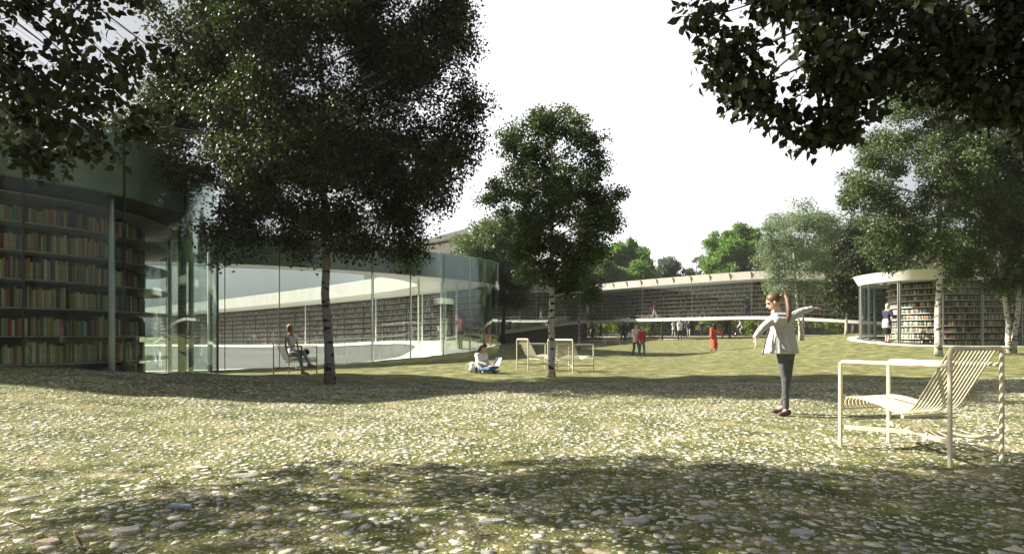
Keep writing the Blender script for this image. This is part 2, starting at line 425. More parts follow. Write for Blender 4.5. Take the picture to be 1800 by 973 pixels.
# ------------------------------------------------------------------ terrain
CTRL = [(-7.9, 9.0, .52), (-6.9, 9.9, .42), (-6.2, 11.2, .28), (-5.9, 12.5, .20), (-7, 7.5, .40), (-5, 8.5, .22), (-4.6, 10.5, .14), (-6, 6, .22), (-9, 5, .3),
        (-4, 6, .04), (-3.7, 12.6, 0), (-3, 9.5, .03), (-5.5, 14.5, .0), (-6.4, 16.5, -.08), (-10, 17.5, -.15), (-12, 20, -.22), (-9.9, 20.4, -.20), (-7.2, 21.8, -.12), (-4.4, 24.2, .02),
        (-2.4, 26.3, .16), (-.2, 29.3, .46), (.8, 32, .50), (1, 38, .45), (0, 45, .5), (7, 57, .45),
        (0, 2, 0), (-3, 2, 0), (3, 2, 0), (0, 0, 0), (-5, 0, 0), (6, 0, 0), (0, 5, 0), (3.3, 5, 0), (6, 5, 0), (0, 9, 0), (5, 8, 0), (9, 8, .03),
        (1, 13, 0), (4, 14, 0), (0, 16.5, 0), (3, 17.5, 0), (-2, 18, 0), (-5, 15.9, 0), (2, 22, .1), (7, 33, -.22), (6, 26, -.05), (12.5, 39, 0.0), (10, 22, .1),
        (14, 47, .42), (12, 56, .6), (14, 66, .82), (30, 70, .95), (14, 80, .95), (24, 42, 1.15), (27, 40, 1.2), (18.5, 38, .55), (21, 33, .62),
        (13, 16, .2), (14.8, 24.8, .44), (19, 24, .44), (26, 24, .44), (26, 31, .85), (13.5, 20, .28), (14.7, 28, .66), (16, 31.2, .88), (12, 28, .35),
        (-40, 80, .3), (0, 100, 1.0), (60, 60, 1.3), (60, 100, 1.3), (-60, 30, 0), (-22, 5, .3), (25, 5, .3), (40, 30, .8), (-30, 120, .8), (0, 150, 1), (0, -12, 0), (20, -12, 0), (-20, -12, 0)]
_C = np.array(CTRL, float)
def _phi(r2): return np.sqrt(r2 + 1.0)
_A = _phi(((_C[:, None, :2] - _C[None, :, :2]) ** 2).sum(-1))
_n = len(_C)
_T = np.c_[np.ones(_n), _C[:, 0] / 50, _C[:, 1] / 50]
_K = np.zeros((_n + 3, _n + 3)); _K[:_n, :_n] = _A - np.eye(_n) * 0.15; _K[:_n, _n:] = _T; _K[_n:, :_n] = _T.T
_W = np.linalg.solve(_K, np.r_[_C[:, 2], 0, 0, 0])
def hraw(x, y):
    x = np.asarray(x, float); y = np.asarray(y, float)
    sh = x.shape; q = np.stack([x.ravel(), y.ravel()], -1)
    q[:, 0] = np.clip(q[:, 0], -62, 62); q[:, 1] = np.clip(q[:, 1], -14, 155)
    out_ = np.empty(len(q))
    for s in range(0, len(q), 20000):
        p = q[s:s + 20000]
        a = _phi(((p[:, None, :] - _C[None, :, :2]) ** 2).sum(-1))
        out_[s:s + 20000] = a @ _W[:_n] + _W[_n] + _W[_n + 1] * p[:, 0] / 50 + _W[_n + 2] * p[:, 1] / 50
    return out_.reshape(sh)
def gz(x, y): return float(hraw(np.array([x]), np.array([y]))[0])

def catmull(pts, per=10, closed=False):
    pts = [np.array(p, float) for p in pts]; n = len(pts); out_ = []
    rng = range(n) if closed else range(n - 1)
    for i in rng:
        p1 = pts[i]; p2 = pts[(i + 1) % n]
        p0 = pts[(i - 1) % n] if (closed or i > 0) else 2 * p1 - p2
        p3 = pts[(i + 2) % n] if (closed or i < n - 2) else 2 * p2 - p1
        for k in range(per):
            t = k / per
            out_.append(0.5 * ((2 * p1) + (-p0 + p2) * t + (2 * p0 - 5 * p1 + 4 * p2 - p3) * t * t + (-p0 + 3 * p1 - 3 * p2 + p3) * t ** 3))
    if not closed: out_.append(pts[-1])
    return np.array(out_)

DC = np.array([-11.05, 12.6])       # drum centre
PAV_OUT = [(-34, 16.0), (-24, 17.6), (-16, 19.1), (-9.9, 21.0), (-7.15, 22.5), (-4.4, 24.8), (-2.5, 26.9), (-1.0, 29.3), (-.75, 31.2), (-1.9, 33.6), (-5, 38), (-12.5, 47), (-27, 63), (-44, 80)]
PAV_IN = [(-34, 17.6), (-24, 19.2), (-16, 20.7), (-9.3, 22.6), (-6.6, 24.2), (-5.1, 26.6), (-4.7, 28.0), (-4.5, 29.4), (-4.7, 30.7), (-5.6, 32.4), (-8.0, 36.0), (-14.5, 43.8), (-29, 59.5), (-46, 76)]
PAV_ZF = [-.3, -.3, -.27, -.22, -.13, .0, .17, .46, .60, .70, .62, .35, .08, -.1]
PO = catmull(PAV_OUT, 10); PIn = catmull(PAV_IN, 10); PZ = catmull([(z,) for z in PAV_ZF], 10)[:, 0]

def in_poly(x, y, poly):
    c = np.zeros(x.shape, bool); n = len(poly); j = n - 1
    for i in range(n):
        xi, yi = poly[i]; xj, yj = poly[j]
        m_ = ((yi > y) != (yj > y)) & (x < (xj - xi) * (y - yi) / (yj - yi + 1e-12) + xi)
        c ^= m_; j = i
    return c

def build_ground():
    def axis(dense0, dense1, step, lo, hi, g=1.09):
        a = list(np.arange(dense0, dense1 + 1e-6, step)); s = step
        while a[-1] < hi: s *= g; a.append(a[-1] + s)
        s = step
        while a[0] > lo: s *= g; a.insert(0, a[0] - s)
        return np.array(a)
    xs = axis(-10, 8, 0.11, -118, 118); ys = axis(1.5, 31, 0.11, -24, 155)
    GX, GY = np.meshgrid(xs, ys)
    Zg = hraw(GX, GY)
    fo = 0.02 * np.sin(GX * 1.7 + GY * .6) * np.sin(GY * 1.3 - GX * .4) + 0.012 * np.sin(GX * 4.1) * np.sin(GY * 3.3)
    Zg = Zg + np.where(np.hypot(GX, GY) < 60, fo, 0)
    # sunken floors inside the glass buildings
    rd = np.hypot(GX - DC[0], GY - DC[1])
    Zg = np.where(rd < 4.45, -0.35, Zg)
    poly = [tuple(p) for p in PO]
    poly += [(-70, 80), (-70, 16)]
    ins = in_poly(GX, GY, poly)
    Zg = np.where(ins, -0.75, Zg)
    ny, nx = GX.shape
    V = np.stack([GX.ravel(), GY.ravel(), Zg.ravel()], -1)
    idx = np.arange(ny * nx).reshape(ny, nx)
    q = np.stack([idx[:-1, :-1], idx[:-1, 1:], idx[1:, 1:], idx[1:, :-1]], -1).reshape(-1, 4)
    me = np_mesh('ground', V, q.ravel(), np.arange(len(q)) * 4, M['ground'])
    o = link('ground', me, smooth=False); tag(o, kind='structure')
    me.shade_smooth()
build_ground()

# ------------------------------------------------------------------ pavilion parts
def strip(P1, P2):
    """quad strip between two polylines of 3D points -> verts, faces"""
    n = len(P1); v = list(map(tuple, P1)) + list(map(tuple, P2))
    f = [(i, i + 1, n + i + 1, n + i) for i in range(n - 1)]
    return v, f

def section_loop(mb, polys):
    """solid swept from k parallel polylines (closed section)"""
    n = len(polys[0]); k = len(polys); v = [tuple(p) for pl in polys for p in pl]; f = []
    for a in range(k):
        b_ = (a + 1) % k
        for i in range(n - 1): f.append((a * n + i, a * n + i + 1, b_ * n + i + 1, b_ * n + i))
    f.append(tuple(a * n for a in range(k))); f.append(tuple(a * n + n - 1 for a in range(k))[::-1])
    mb.add(v, f)

def up3(xy, z):
    z = np.broadcast_to(np.asarray(z, float), (len(xy),))
    return np.c_[xy, z]

def normals2(xy):
    t = np.gradient(xy, axis=0); t /= np.linalg.norm(t, axis=1)[:, None]
    return np.c_[t[:, 1], -t[:, 0]]          # right-hand side of travel

def resample(xy, step=None, n=None):
    d = np.r_[0, np.cumsum(np.linalg.norm(np.diff(xy[:, :2], axis=0), axis=1))]
    if n is None: n = max(2, int(round(d[-1] / step)) + 1)
    s = np.linspace(0, d[-1], n)
    return np.stack([np.interp(s, d, xy[:, k]) for k in range(xy.shape[1])], -1)

def glass_wall(parent, path, z0, z1, spacing, mull_mat, mull_w=0.03, mull_d=0.07, th=0.02, gmat='glass_green', sub=5, skip=None):
    """path (n,2) ; z0,z1 arrays/func along the path ; panes and mullions are parts"""
    full = np.c_[path, np.broadcast_to(z0, len(path)), np.broadcast_to(z1, len(path))]
    d = np.r_[0, np.cumsum(np.linalg.norm(np.diff(path, axis=0), axis=1))]
    k = int(round(d[-1] / spacing)); pts = resample(full, n=k * sub + 1)
    nn = normals2(pts[:, :2])
    for i in range(k):
        a = pts[i * sub:(i + 1) * sub + 1].copy(); na = nn[i * sub:(i + 1) * sub + 1]
        if skip and skip(a[0, 0], a[0, 1]): continue
        # small gap at the joints
        a[0, :2] += (a[1, :2] - a[0, :2]) * 0.04; a[-1, :2] += (a[-2, :2] - a[-1, :2]) * 0.04
        mb = MB()
        section_loop(mb, [up3(a[:, :2] + na * th / 2, a[:, 2]), up3(a[:, :2] - na * th / 2, a[:, 2]), up3(a[:, :2] - na * th / 2, a[:, 3]), up3(a[:, :2] + na * th / 2, a[:, 3])])
        mb.build('glass_pane', M[gmat], parent, autos=True)
        c = pts[i * sub]; ang = math.atan2(nn[i * sub][1], nn[i * sub][0])
        mb = MB(); off = nn[i * sub] * (-(th / 2 + mull_d / 2 + .004))
        mb.box((c[0] + off[0], c[1] + off[1], (c[2] + c[3]) / 2), (mull_d, mull_w, c[3] - c[2] - 0.01), ang)
        mb.build('mullion', mull_mat, parent)

def book_rows(path, nrm, zs, hmax, tmin, tmax, depth, fill=0.985):
    """boxes of books standing on shelves. path (n,3: x,y,zoffset) ; zs list of shelf-top heights; returns arrays"""
    V = []; n = 0; quads = []
    d = np.r_[0, np.cumsum(np.linalg.norm(np.diff(path[:, :2], axis=0), axis=1))]
    L = d[-1]
    boxes = []
    for r, z in enumerate(zs):
        s = 0.02
        while s < L - tmax:
            if RNG.random() > fill: s += RNG.uniform(.05, .25); continue
            run = RNG.integers(3, 14); hb = hmax * RNG.uniform(.78, 1.0); tb = RNG.uniform(tmin, tmax)
            for _ in range(run):
                t = tb * RNG.uniform(.7, 1.3); h = hb * RNG.uniform(.86, 1.05)
                if s + t > L - .02: break
                boxes.append((r, s + t / 2, t * .94, min(h, hmax * 1.04), depth * RNG.uniform(.85, 1.0)))
                s += t
            if RNG.random() < .12: s += RNG.uniform(.02, .12)
    return boxes, d, L

def boxes_mesh(name, boxes, path, nrm, d, zs, mat, base_off=0.0):
    bx = np.array([(b[1], b[2], b[3], b[4], b[0]) for b in boxes])
    s = bx[:, 0]
    cx = np.interp(s, d, path[:, 0]); cy = np.interp(s, d, path[:, 1]); cz = np.interp(s, d, path[:, 2])
    nx = np.interp(s, d, nrm[:, 0]); ny = np.interp(s, d, nrm[:, 1]); ln = np.hypot(nx, ny); nx /= ln; ny /= ln
    z0 = np.array(zs)[bx[:, 4].astype(int)] + cz
    if path.shape[1] > 3: z0 = cz + bx[:, 4] * np.interp(s, d, path[:, 3]) + .031
    t = bx[:, 1] / 2; h = bx[:, 2]; dp = bx[:, 3]
    tx, ty = -ny, nx
    V = np.zeros((len(bx), 8, 3))
    k = 0
    for zz in (0, 1):
        for (a, b_) in ((-1, 0), (1, 0), (1, 1), (-1, 1)):
            V[:, k, 0] = cx + tx * t * a + nx * (dp * b_ + base_off); V[:, k, 1] = cy + ty * t * a + ny * (dp * b_ + base_off); V[:, k, 2] = z0 + zz * h + .001
            k += 1
    fq = np.array([(0, 3, 2, 1), (4, 5, 6, 7), (0, 1, 5, 4), (1, 2, 6, 5), (2, 3, 7, 6), (3, 0, 4, 7)])
    off = (np.arange(len(bx)) * 8)[:, None, None]
    Q = (fq[None] + off).reshape(-1, 4)
    return np_mesh(name, V.reshape(-1, 3), Q.ravel(), np.arange(len(Q)) * 4, mat)

# ------------------------------------------------------------------ left drum building
def flat(a):  # unseen sides of the drum reshaped to steer its cast shadow
    lim = .72 + .20 * np.clip((-np.degrees(np.arctan2(np.sin(a), np.cos(a))) - 46) / 45, 0, 1)
    return np.where(np.sin(a) < 0, np.minimum(1, lim / np.maximum(.1, -np.sin(a))), np.minimum(1, .80 / np.maximum(.1, np.sin(a))))
def circ(R, a0, a1, n, c=DC):
    a = np.linspace(a0, a1, n); R = R * flat(a); return np.c_[c[0] + R * np.cos(a), c[1] + R * np.sin(a)]
def ring_solid(R0, R1, z0, z1, n=120, c=DC, Rt=None):
    """annulus, Rt = outer radius at the top when flared"""
    Rt = Rt or R1; mb = MB(); v = []; f = []
    a = np.linspace(0, 2 * PI, n, endpoint=False); co, si = np.cos(a), np.sin(a); fl = flat(a)
    for (R, z) in ((R0, z0), (R1, z0), (Rt, z1), (R0, z1)):
        v += [(c[0] + R * fl[i] * co[i], c[1] + R * fl[i] * si[i], z) for i in range(n)]
    for k in range(4):
        k2 = (k + 1) % 4
        for i in range(n):
            j = (i + 1) % n; f.append((k * n + i, k * n + j, k2 * n + j, k2 * n + i))
    mb.add(v, f); return mb

drum = empty('round_library_building', (0, 0, 0))
tag(drum, 'round glass library drum at the left with deep green grey roof band', 'building')
ring_solid(0.05, 4.50, 4.10, 4.42).build('roof', M['soffit'], drum, autos=True)
ring_solid(4.42, 4.55, 3.40, 4.43).build('fascia', M['stucco'], drum, autos=True)
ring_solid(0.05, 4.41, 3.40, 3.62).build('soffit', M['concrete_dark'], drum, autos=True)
ring_solid(0.05, 4.60, -.30, 0.0).build('floor', M['white_floor'], drum, autos=True)
gp = circ(4.60, -2.4, 0.62, 140)
glass_wall(drum, gp, 0.0, 4.44, 1.55, M['steel_dark'], 0.02, 0.05, 0.02, 'glass_drum', skip=None)
for ang in (-2.2, -1.6, -1.0, -.35, 0.3, 1.0, 1.7):
    mb = MB(); mb.tube([(DC[0] + 4.15 * math.cos(ang), DC[1] + 4.15 * math.sin(ang), 0), (DC[0] + 4.15 * math.cos(ang), DC[1] + 4.15 * math.sin(ang), 3.4)], 0.055, 16, False)
    mb.build('column', M['steel'], drum, autos=True)
mb = MB(); cx, cy = X(318, 12.97), 12.97
mb.tube([(cx, cy, 0), (cx, cy, 3.4)], 0.055, 16, False); mb.build('column', M['steel_dark'], drum, autos=True)

bookcase = empty('round_bookcase', (DC[0], DC[1], 0))
tag(bookcase, 'tall round bookcase inside the left glass drum, shelves overhanging as thin discs', 'bookcase')
RB = 3.05
def loc_mb(mb):  # to local coords of the bookcase
    mb.v = [(x - DC[0], y - DC[1], z) for x, y, z in mb.v]; return mb
loc_mb(ring_solid(0.1, RB, 0.0, 3.39)).build('back_panel', M['core'], bookcase, autos=True)
SH = [0.475 * k for k in range(0, 8)]
for k, z in enumerate(SH):
    if z < 0.01: continue
    loc_mb(ring_solid(RB + 0.002, 3.68, z - 0.022, z)).build('shelf', M['shelf'], bookcase, autos=True)
mb = MB()
for a in np.linspace(-PI, PI, 16, endpoint=False):
    for k in range(7):
        mb = MB(); r = (RB + 3.28) / 2
        if -.8 < a < 0.35:
            mb.box((r * math.cos(a), r * math.sin(a), SH[k] + .2265), (3.28 - RB, .02, .44), a)
            mb.build('divider', M['core'], bookcase)

def drum_books():
    used = set()
    zs = SH[:7]
    path = up3(circ(RB + 0.004, -.80, 0.30, 260), 0.0)
    nrm = np.c_[np.cos(np.linspace(-.80, .30, 260)), np.sin(np.linspace(-.80, .30, 260))]
    boxes, d, L = book_rows(path, nrm, zs, 0.385, .030, .052, 0.22)
    a_of = lambda s: -.80 + s / (RB + .004)
    vis = []; rest = []
    for b in boxes:
        a = a_of(b[1]); x = DC[0] + 3.27 * math.cos(a); y = DC[1] + 3.27 * math.sin(a)
        face = (-x * math.cos(a) - y * math.sin(a)) / math.hypot(x, y)
        px = 900 + F * x / y; z = zs[b[0]] + .15
        py = HZ - (z - EYE) / y * F
        ok = px > 2 and face > .12 and py < 650 and py > 300
        # keep the ones that show largest
        (vis if ok else rest).append((face * b[2] * b[3] / (y * y), b, a))
    vis.sort(key=lambda t: -t[0])
    one = vis[:300]; rest = rest + vis[300:]
    boxes_o = [t[1] for t in rest]
    me = boxes_mesh('books', boxes_o, path, nrm, d, zs, M['books'])
    tag(link('books', me), 'other books filling the round bookcase in the left glass drum', 'books', kind='stuff')
    rows = ['lowest', 'second', 'third', 'fourth', 'fifth', 'sixth', 'topmost']
    cache = {}
    for sc__, b, a in one:
        ti = int(np.clip(round(b[2] / .008), 2, 9)); hi = int(round(b[3] / .03))
        th_ = 'thin' if ti <= 4 else ('thick' if ti >= 6 else 'medium')
        hh_ = 'short' if hi <= 10 else ('tall' if hi >= 12 else 'mid height')
        r0 = RB + .01; lx, ly = DC[0] + r0 * math.cos(a), DC[1] + r0 * math.sin(a); bpx = 900 + F * lx / ly
        where = ['at the left picture edge', 'just in from the picture edge', 'left of the row middle', 'in the row middle', 'right of the row middle', 'near the right curve', 'on the right curve', 'at the far right end'][int(np.clip(bpx / 34, 0, 7))]
        for t_ in range(60):
            ci = int(RNG.choice([1, 4, 13, 15, 9, 0, 7, 1, 4])) if (t_ < 20 and RNG.random() < .55) else int(RNG.integers(0, len(BOOK_COLS))); lab = f'{th_} {hh_} {BOOK_NAMES[ci]} book on the {rows[b[0]]} shelf {where}'
            if lab not in used: break
        used.add(lab)
        key = (ci, ti, hi)
        if key not in cache:
            mbk = MB(); t, h, dp = ti * .008, min(hi * .03, .40), .205
            # cover with rounded spine and recessed page block
            mbk.box((dp / 2, -t / 2 + .0015, h / 2), (dp, .003, h)); mbk.box((dp / 2, t / 2 - .0015, h / 2), (dp, .003, h))
            sp_ = [(dp - .002, -t / 2), (dp + .004, -t / 4), (dp + .006, 0), (dp + .004, t / 4), (dp - .002, t / 2), (dp - .006, t / 2 - .003), (dp - .006, -t / 2 + .003)]
            n_ = len(sp_); mbk.add([(x, y, 0) for x, y in sp_] + [(x, y, h) for x, y in sp_], [tuple(range(n_))[::-1], tuple(range(n_, 2 * n_))] + [(i, (i + 1) % n_, n_ + (i + 1) % n_, n_ + i) for i in range(n_)])
            mbk.box((dp / 2 - .006, 0, h / 2), (dp - .014, t - .0065, h - .008))
            me_ = mbk.mesh('book'); me_.materials.append(M['book'][ci]); cache[key] = me_
        o = link('book', cache[key])
        o.location = (lx, ly, zs[b[0]] + .001); o.rotation_euler = (0, 0, a)
        tag(o, lab, 'book', 'books on the round bookcase in the glass drum')
drum_books()

# ------------------------------------------------------------------ looping glass pavilion
pav = empty('looping_glass_pavilion', (0, 0, 0))
tag(pav, 'long curved glass pavilion looping round a grey court with white floor', 'building')
def roof_ribbon(parent, O, I, zs, zt, mat_roof, mat_fo, mat_fi, lip=0.06, name_i='inner_fascia'):
    nO = O - I; nO /= np.linalg.norm(nO, axis=1)[:, None]
    zs = np.broadcast_to(zs, len(O)); zt = np.broadcast_to(zt, len(O))
    mb = MB(); section_loop(mb, [up3(O - nO * lip, zs), up3(I + nO * lip, zs), up3(I + nO * lip, zt - .02), up3(O - nO * lip, zt - .02)]); mb.build('roof', mat_roof, parent, autos=True)
    mb = MB(); section_loop(mb, [up3(O - nO * lip * .97, zs - .012), up3(O, zs - .012), up3(O, zt), up3(O - nO * lip * .97, zt)]); mb.build('fascia', mat_fo, parent, autos=True)
    mb = MB(); section_loop(mb, [up3(I + nO * lip * .97, zs - .012), up3(I, zs - .012), up3(I, zt), up3(I + nO * lip * .97, zt)]); mb.build(name_i, mat_fi, parent, autos=True)
roof_ribbon(pav, PO, PIn, 3.40, np.interp(np.arange(len(PO)), [75, 100], [4.42, 4.25]), M['soffit'], M['stucco'], M['beige'])
mb = MB(); section_loop(mb, [up3(PO, PZ - .16), up3(PIn, PZ - .16), up3(PIn, PZ), up3(PO, PZ)]); mb.build('floor', M['white_floor'], pav, autos=True)
nI = PO - PIn; nI /= np.linalg.norm(nI, axis=1)[:, None]
mb = MB(); section_loop(mb, [up3(PIn + nI * .05, PZ - 1.3), up3(PIn + nI * .35, PZ - 1.3), up3(PIn + nI * .35, PZ - .162), up3(PIn + nI * .05, PZ - .162)]); mb.build('retaining_wall', M['plaza'], pav, autos=True)
# white base edge below the glass
nPO = PO - PIn; nPO /= np.linalg.norm(nPO, axis=1)[:, None]
mb = MB(); section_loop(mb, [up3(PO + nPO * .003, PZ - .6), up3(PO + nPO * .14, PZ - .6), up3(PO + nPO * .14, PZ + .03), up3(PO + nPO * .003, PZ + .03)]); mb.build('base_edge', M['white_floor'], pav, autos=True)
ia = 22; ib = 108
glass_wall(pav, (PO + nPO * .07)[ia:ib], PZ[ia:ib] + .03, 4.46, 1.78, M['steel_dark'], 0.025, 0.08, 0.02, 'glass_green')
mbk = MB()
for (i, wi) in ((46, .5), (56, .5), (63, .45), (68, .4), (73, .5), (80, .5), (88, .5), (96, .5), (104, .5), (112, .5)):
    c = PO[i] * (1 - wi) + PIn[i] * wi
    mb = MB(); mb.tube([(c[0], c[1], PZ[i]), (c[0], c[1], 3.4)], 0.035, 12, False); mb.build('column', M['steel_white'], pav, autos=True)
# grey court
mb = MB(); poly = [(p[0], p[1]) for p in PIn] + [(-70, 76), (-70, 17.6)]
mb.add([(x, y, -.24) for x, y in poly] + [(x, y, -.4) for x, y in poly], [tuple(range(len(poly)))])
o = mb.build('court_paving', M['plaza']); tag(o, kind='structure')

# book wall on the far side of the loop, seen through the court
def wall_case(name, label, path, zf, ht, n_sh, tmin, tmax, hfac, depth, shelf_mat, core_mat, blabel, col=None, th=.02, flip=1, posts=0.0, bmat='books_far'):
    root = empty(name, (0, 0, 0)); tag(root, label, 'bookcase')
    nr = normals2(path) * flip
    zf = np.broadcast_to(zf, len(path)).astype(float)
    mb = MB(); section_loop(mb, [up3(path - nr * .12, zf), up3(path, zf), up3(path, zf + ht), up3(path - nr * .12, zf + ht)]); mb.build('back_panel', core_mat, root, autos=True)
    sp_a = np.broadcast_to(ht, len(path)) / n_sh; sp = float(np.min(sp_a))
    for k in range(n_sh + 0):
        z = zf + sp_a * k + .03
        mb = MB(); section_loop(mb, [up3(path + nr * .002, z - .025), up3(path + nr * (depth + .07), z - .025), up3(path + nr * (depth + .07), z), up3(path + nr * .002, z)]); mb.build('shelf', shelf_mat, root, autos=True)
    if posts:
        hm = float(np.min(ht)); pr = resample(np.c_[path, zf], step=posts); nn = normals2(pr[:, :2]) * flip
        for i in range(1, len(pr) - 1):
            mb = MB(); c = pr[i, :2] + nn[i] * (depth + .10); mb.box((c[0], c[1], pr[i, 2] + hm / 2), (.04, .03, hm - .02), math.atan2(nn[i][1], nn[i][0])); mb.build('upright', M['steel_dark'], root)
    p3 = np.c_[path, zf, sp_a]
    boxes, d, L = book_rows(p3, nr, [0] * n_sh, sp * hfac, tmin, tmax, depth)
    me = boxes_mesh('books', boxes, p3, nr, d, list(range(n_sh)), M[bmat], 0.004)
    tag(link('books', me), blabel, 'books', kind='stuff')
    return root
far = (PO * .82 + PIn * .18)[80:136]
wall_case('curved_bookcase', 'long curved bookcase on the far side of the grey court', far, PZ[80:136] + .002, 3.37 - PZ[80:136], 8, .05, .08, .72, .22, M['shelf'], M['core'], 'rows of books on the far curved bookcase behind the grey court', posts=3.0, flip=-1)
tip = (PO * .55 + PIn * .45)[60:80]

# low handrail curving along the court edge
mb = MB(); hr = (PIn * .93 + PO * .07)[34:100]; zz = PZ[34:100]
pts = resample(np.c_[hr, zz], step=.6)
mb.tube([(p[0], p[1], p[2] + .95) for p in pts], 0.018, 8)
for p in pts[::3]: mb.tube([(p[0], p[1], p[2]), (p[0], p[1], p[2] + .95)], .012, 6)
mb.build('handrail', M['steel'], pav, autos=True)

# columns between drum and pavilion
for px, Yc, r in ((368, 19.3, .055), (380, 19.9, .075)):
    mb = MB(); x = X(px, Yc); g = gz(x, Yc) - .1
    mb.tube([(x, Yc, g), (x, Yc, 4.4)], r, 14, True); mb.build('column', M['steel_white'] if px == 368 else M['steel_dark'], pav, autos=True)

# ------------------------------------------------------------------ raised ribbon: wing + bridge + ramp
def ribbon_building(name, label, front, wdt, zf, zs, zt, flip, mats, slab=.22, n_sh=8, posts=3.0, glass=True, ribs=0.0, tbook=(.05, .09), colr=None, blabel='', clabel=''):
    root = empty(name); tag(root, label, 'building')
    nr = normals2(front) * flip      # towards the viewer
    back = front - nr * wdt
    fm, sm, om = mats
    mb = MB(); section_loop(mb, [up3(front, zf - slab), up3(back, zf - slab), up3(back, zf), up3(front, zf)]); mb.build('floor_slab', fm, root, autos=True)
    mb = MB(); section_loop(mb, [up3(front - nr * .08, zs), up3(back, zs), up3(back, zt - .02), up3(front - nr * .08, zt - .02)]); mb.build('roof', sm, root, autos=True)
    # the roof band leans back towards its foot
    mb = MB(); section_loop(mb, [up3(front - nr * .075, zs - .01), up3(front, zs - .01), up3(front + nr * .18, zt), up3(front - nr * .075, zt)]); mb.build('fascia', om, root, autos=True)
    if ribs:
        pr = resample(np.c_[front, zs, zt], step=ribs); nn = normals2(pr[:, :2]) * flip
        for i in range(1, len(pr) - 1):
            c = pr[i]; a = math.atan2(nn[i][1], nn[i][0]); t = np.array([-nn[i][1], nn[i][0]]) * .012
            mb = MB(); p0 = c[:2] + nn[i] * .002; p1 = c[:2] + nn[i] * .30; p2 = c[:2] + nn[i] * .182
            vv = []
            for sg in (-1, 1):
                vv += [(p0[0] + t[0] * sg, p0[1] + t[1] * sg, c[2]), (p1[0] + t[0] * sg, p1[1] + t[1] * sg, c[3] - .02), (p2[0] + t[0] * sg, p2[1] + t[1] * sg, c[3] - .02)]
            mb.add(vv, [(0, 1, 2), (5, 4, 3), (0, 3, 4, 1), (1, 4, 5, 2), (2, 5, 3, 0)]); mb.build('rib', om, root)
    if glass:
        glass_wall(root, front - nr * .12, zf, zs, glass, M['steel'], .02, .04, .015, 'glass', sub=3)
    wall_case('long_bookcase', clabel, (back + nr * .3), zf + .003, float(np.mean(zs - zf)) - .02, n_sh, tbook[0], tbook[1], .75, .22, M['shelf_white'] if colr else M['shelf'], M['core'], blabel, flip=flip, posts=0)
    return root

br_pts = [(5.2, 64.2), (8.3, 60.8), (11.4, 56.6), (15.3, 52.0), (19.2, 48.2), (22.4, 46.0), (26.5, 44.6), (31.5, 44.2), (38, 45)]
br_zf = [2.48, 2.48, 2.48, 2.48, 2.46, 2.25, 1.95, 1.72, 1.6]
BR = catmull(br_pts, 8); BZ = catmull([(z,) for z in br_zf], 8)[:, 0]
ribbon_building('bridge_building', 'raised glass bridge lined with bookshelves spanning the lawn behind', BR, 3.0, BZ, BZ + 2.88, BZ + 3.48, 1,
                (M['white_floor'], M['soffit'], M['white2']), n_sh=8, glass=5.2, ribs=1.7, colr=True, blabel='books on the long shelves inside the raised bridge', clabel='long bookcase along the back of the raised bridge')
wg_pts = [(-2.2, 36.6), (-1.2, 39.5), (0.6, 44.6), (3.2, 50.0), (6.4, 56.5), (7.9, 61.0)]
wg_zf = [1.0, 1.2, 1.45, 1.85, 2.3, 2.46]
WG = catmull(wg_pts, 8); WZ = catmull([(z,) for z in wg_zf], 8)[:, 0]
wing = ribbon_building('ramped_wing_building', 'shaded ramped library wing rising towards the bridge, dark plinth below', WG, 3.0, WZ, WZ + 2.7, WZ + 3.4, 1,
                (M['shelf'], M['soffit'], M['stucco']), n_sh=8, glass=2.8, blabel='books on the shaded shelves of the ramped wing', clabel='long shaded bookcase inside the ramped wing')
nw = normals2(WG)
mb = MB(); fr = (WG - nw * .5)[:40]; bk = (WG - nw * 2.8)[:40]
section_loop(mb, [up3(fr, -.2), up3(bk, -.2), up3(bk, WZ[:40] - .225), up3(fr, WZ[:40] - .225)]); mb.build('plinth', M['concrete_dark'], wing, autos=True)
root_b = bpy.data.objects['bridge_building']
mb = MB(); mb.box((7.2, 66.4, 4.1), (8.5, 3.2, 3.5), .62); mb.build('dark_end_block', M['concrete_dark'], root_b)  # dark end block added to close the bright gap beside the wing
for px, Yb in ((1169, 53.5), (1290, 50.5), (1395, 47.5)):
    x = X(px, Yb); mb = MB(); mb.tube([(x, Yb + 1, gz(x, Yb + 1) - .1), (x, Yb + 1, 2.26)], .09, 10); mb.build('column', M['steel_dark'], root_b, autos=True)

# ------------------------------------------------------------------ right pavilion
RC = np.array([18.35, 28.0]); RZ = .50; RS = 3.27; RT = 3.66
rp = empty('rounded_end_pavilion', (0, 0, 0)); tag(rp, 'glass pavilion at the right with bright white roof edge and rounded end', 'building')
def stadium(R, n=28, xr=32.0, ex=1.0, RC=RC):
    a = np.linspace(PI * 1.5, PI * .5, n); g_ = lambda q: np.sign(q) * np.abs(q) ** ex
    e = np.c_[RC[0] + R * np.where(a > PI, g_(np.cos(a)), np.cos(a)), RC[1] + R * np.where(a > PI, g_(np.sin(a)), np.sin(a))]
    L = np.linspace(xr, RC[0], 24)[:-1]
    near = np.c_[L, np.full(len(L), RC[1] - R)]
    fr = np.c_[L[::-1], np.full(len(L), RC[1] + R)]
    return np.vstack([near, e, fr])
S25 = stadium(2.5, ex=.62, n=44); S27 = stadium(2.72, ex=.62, n=44); S2 = stadium(2.35, ex=.62, n=44); S08 = stadium(.85); S29 = stadium(2.95)
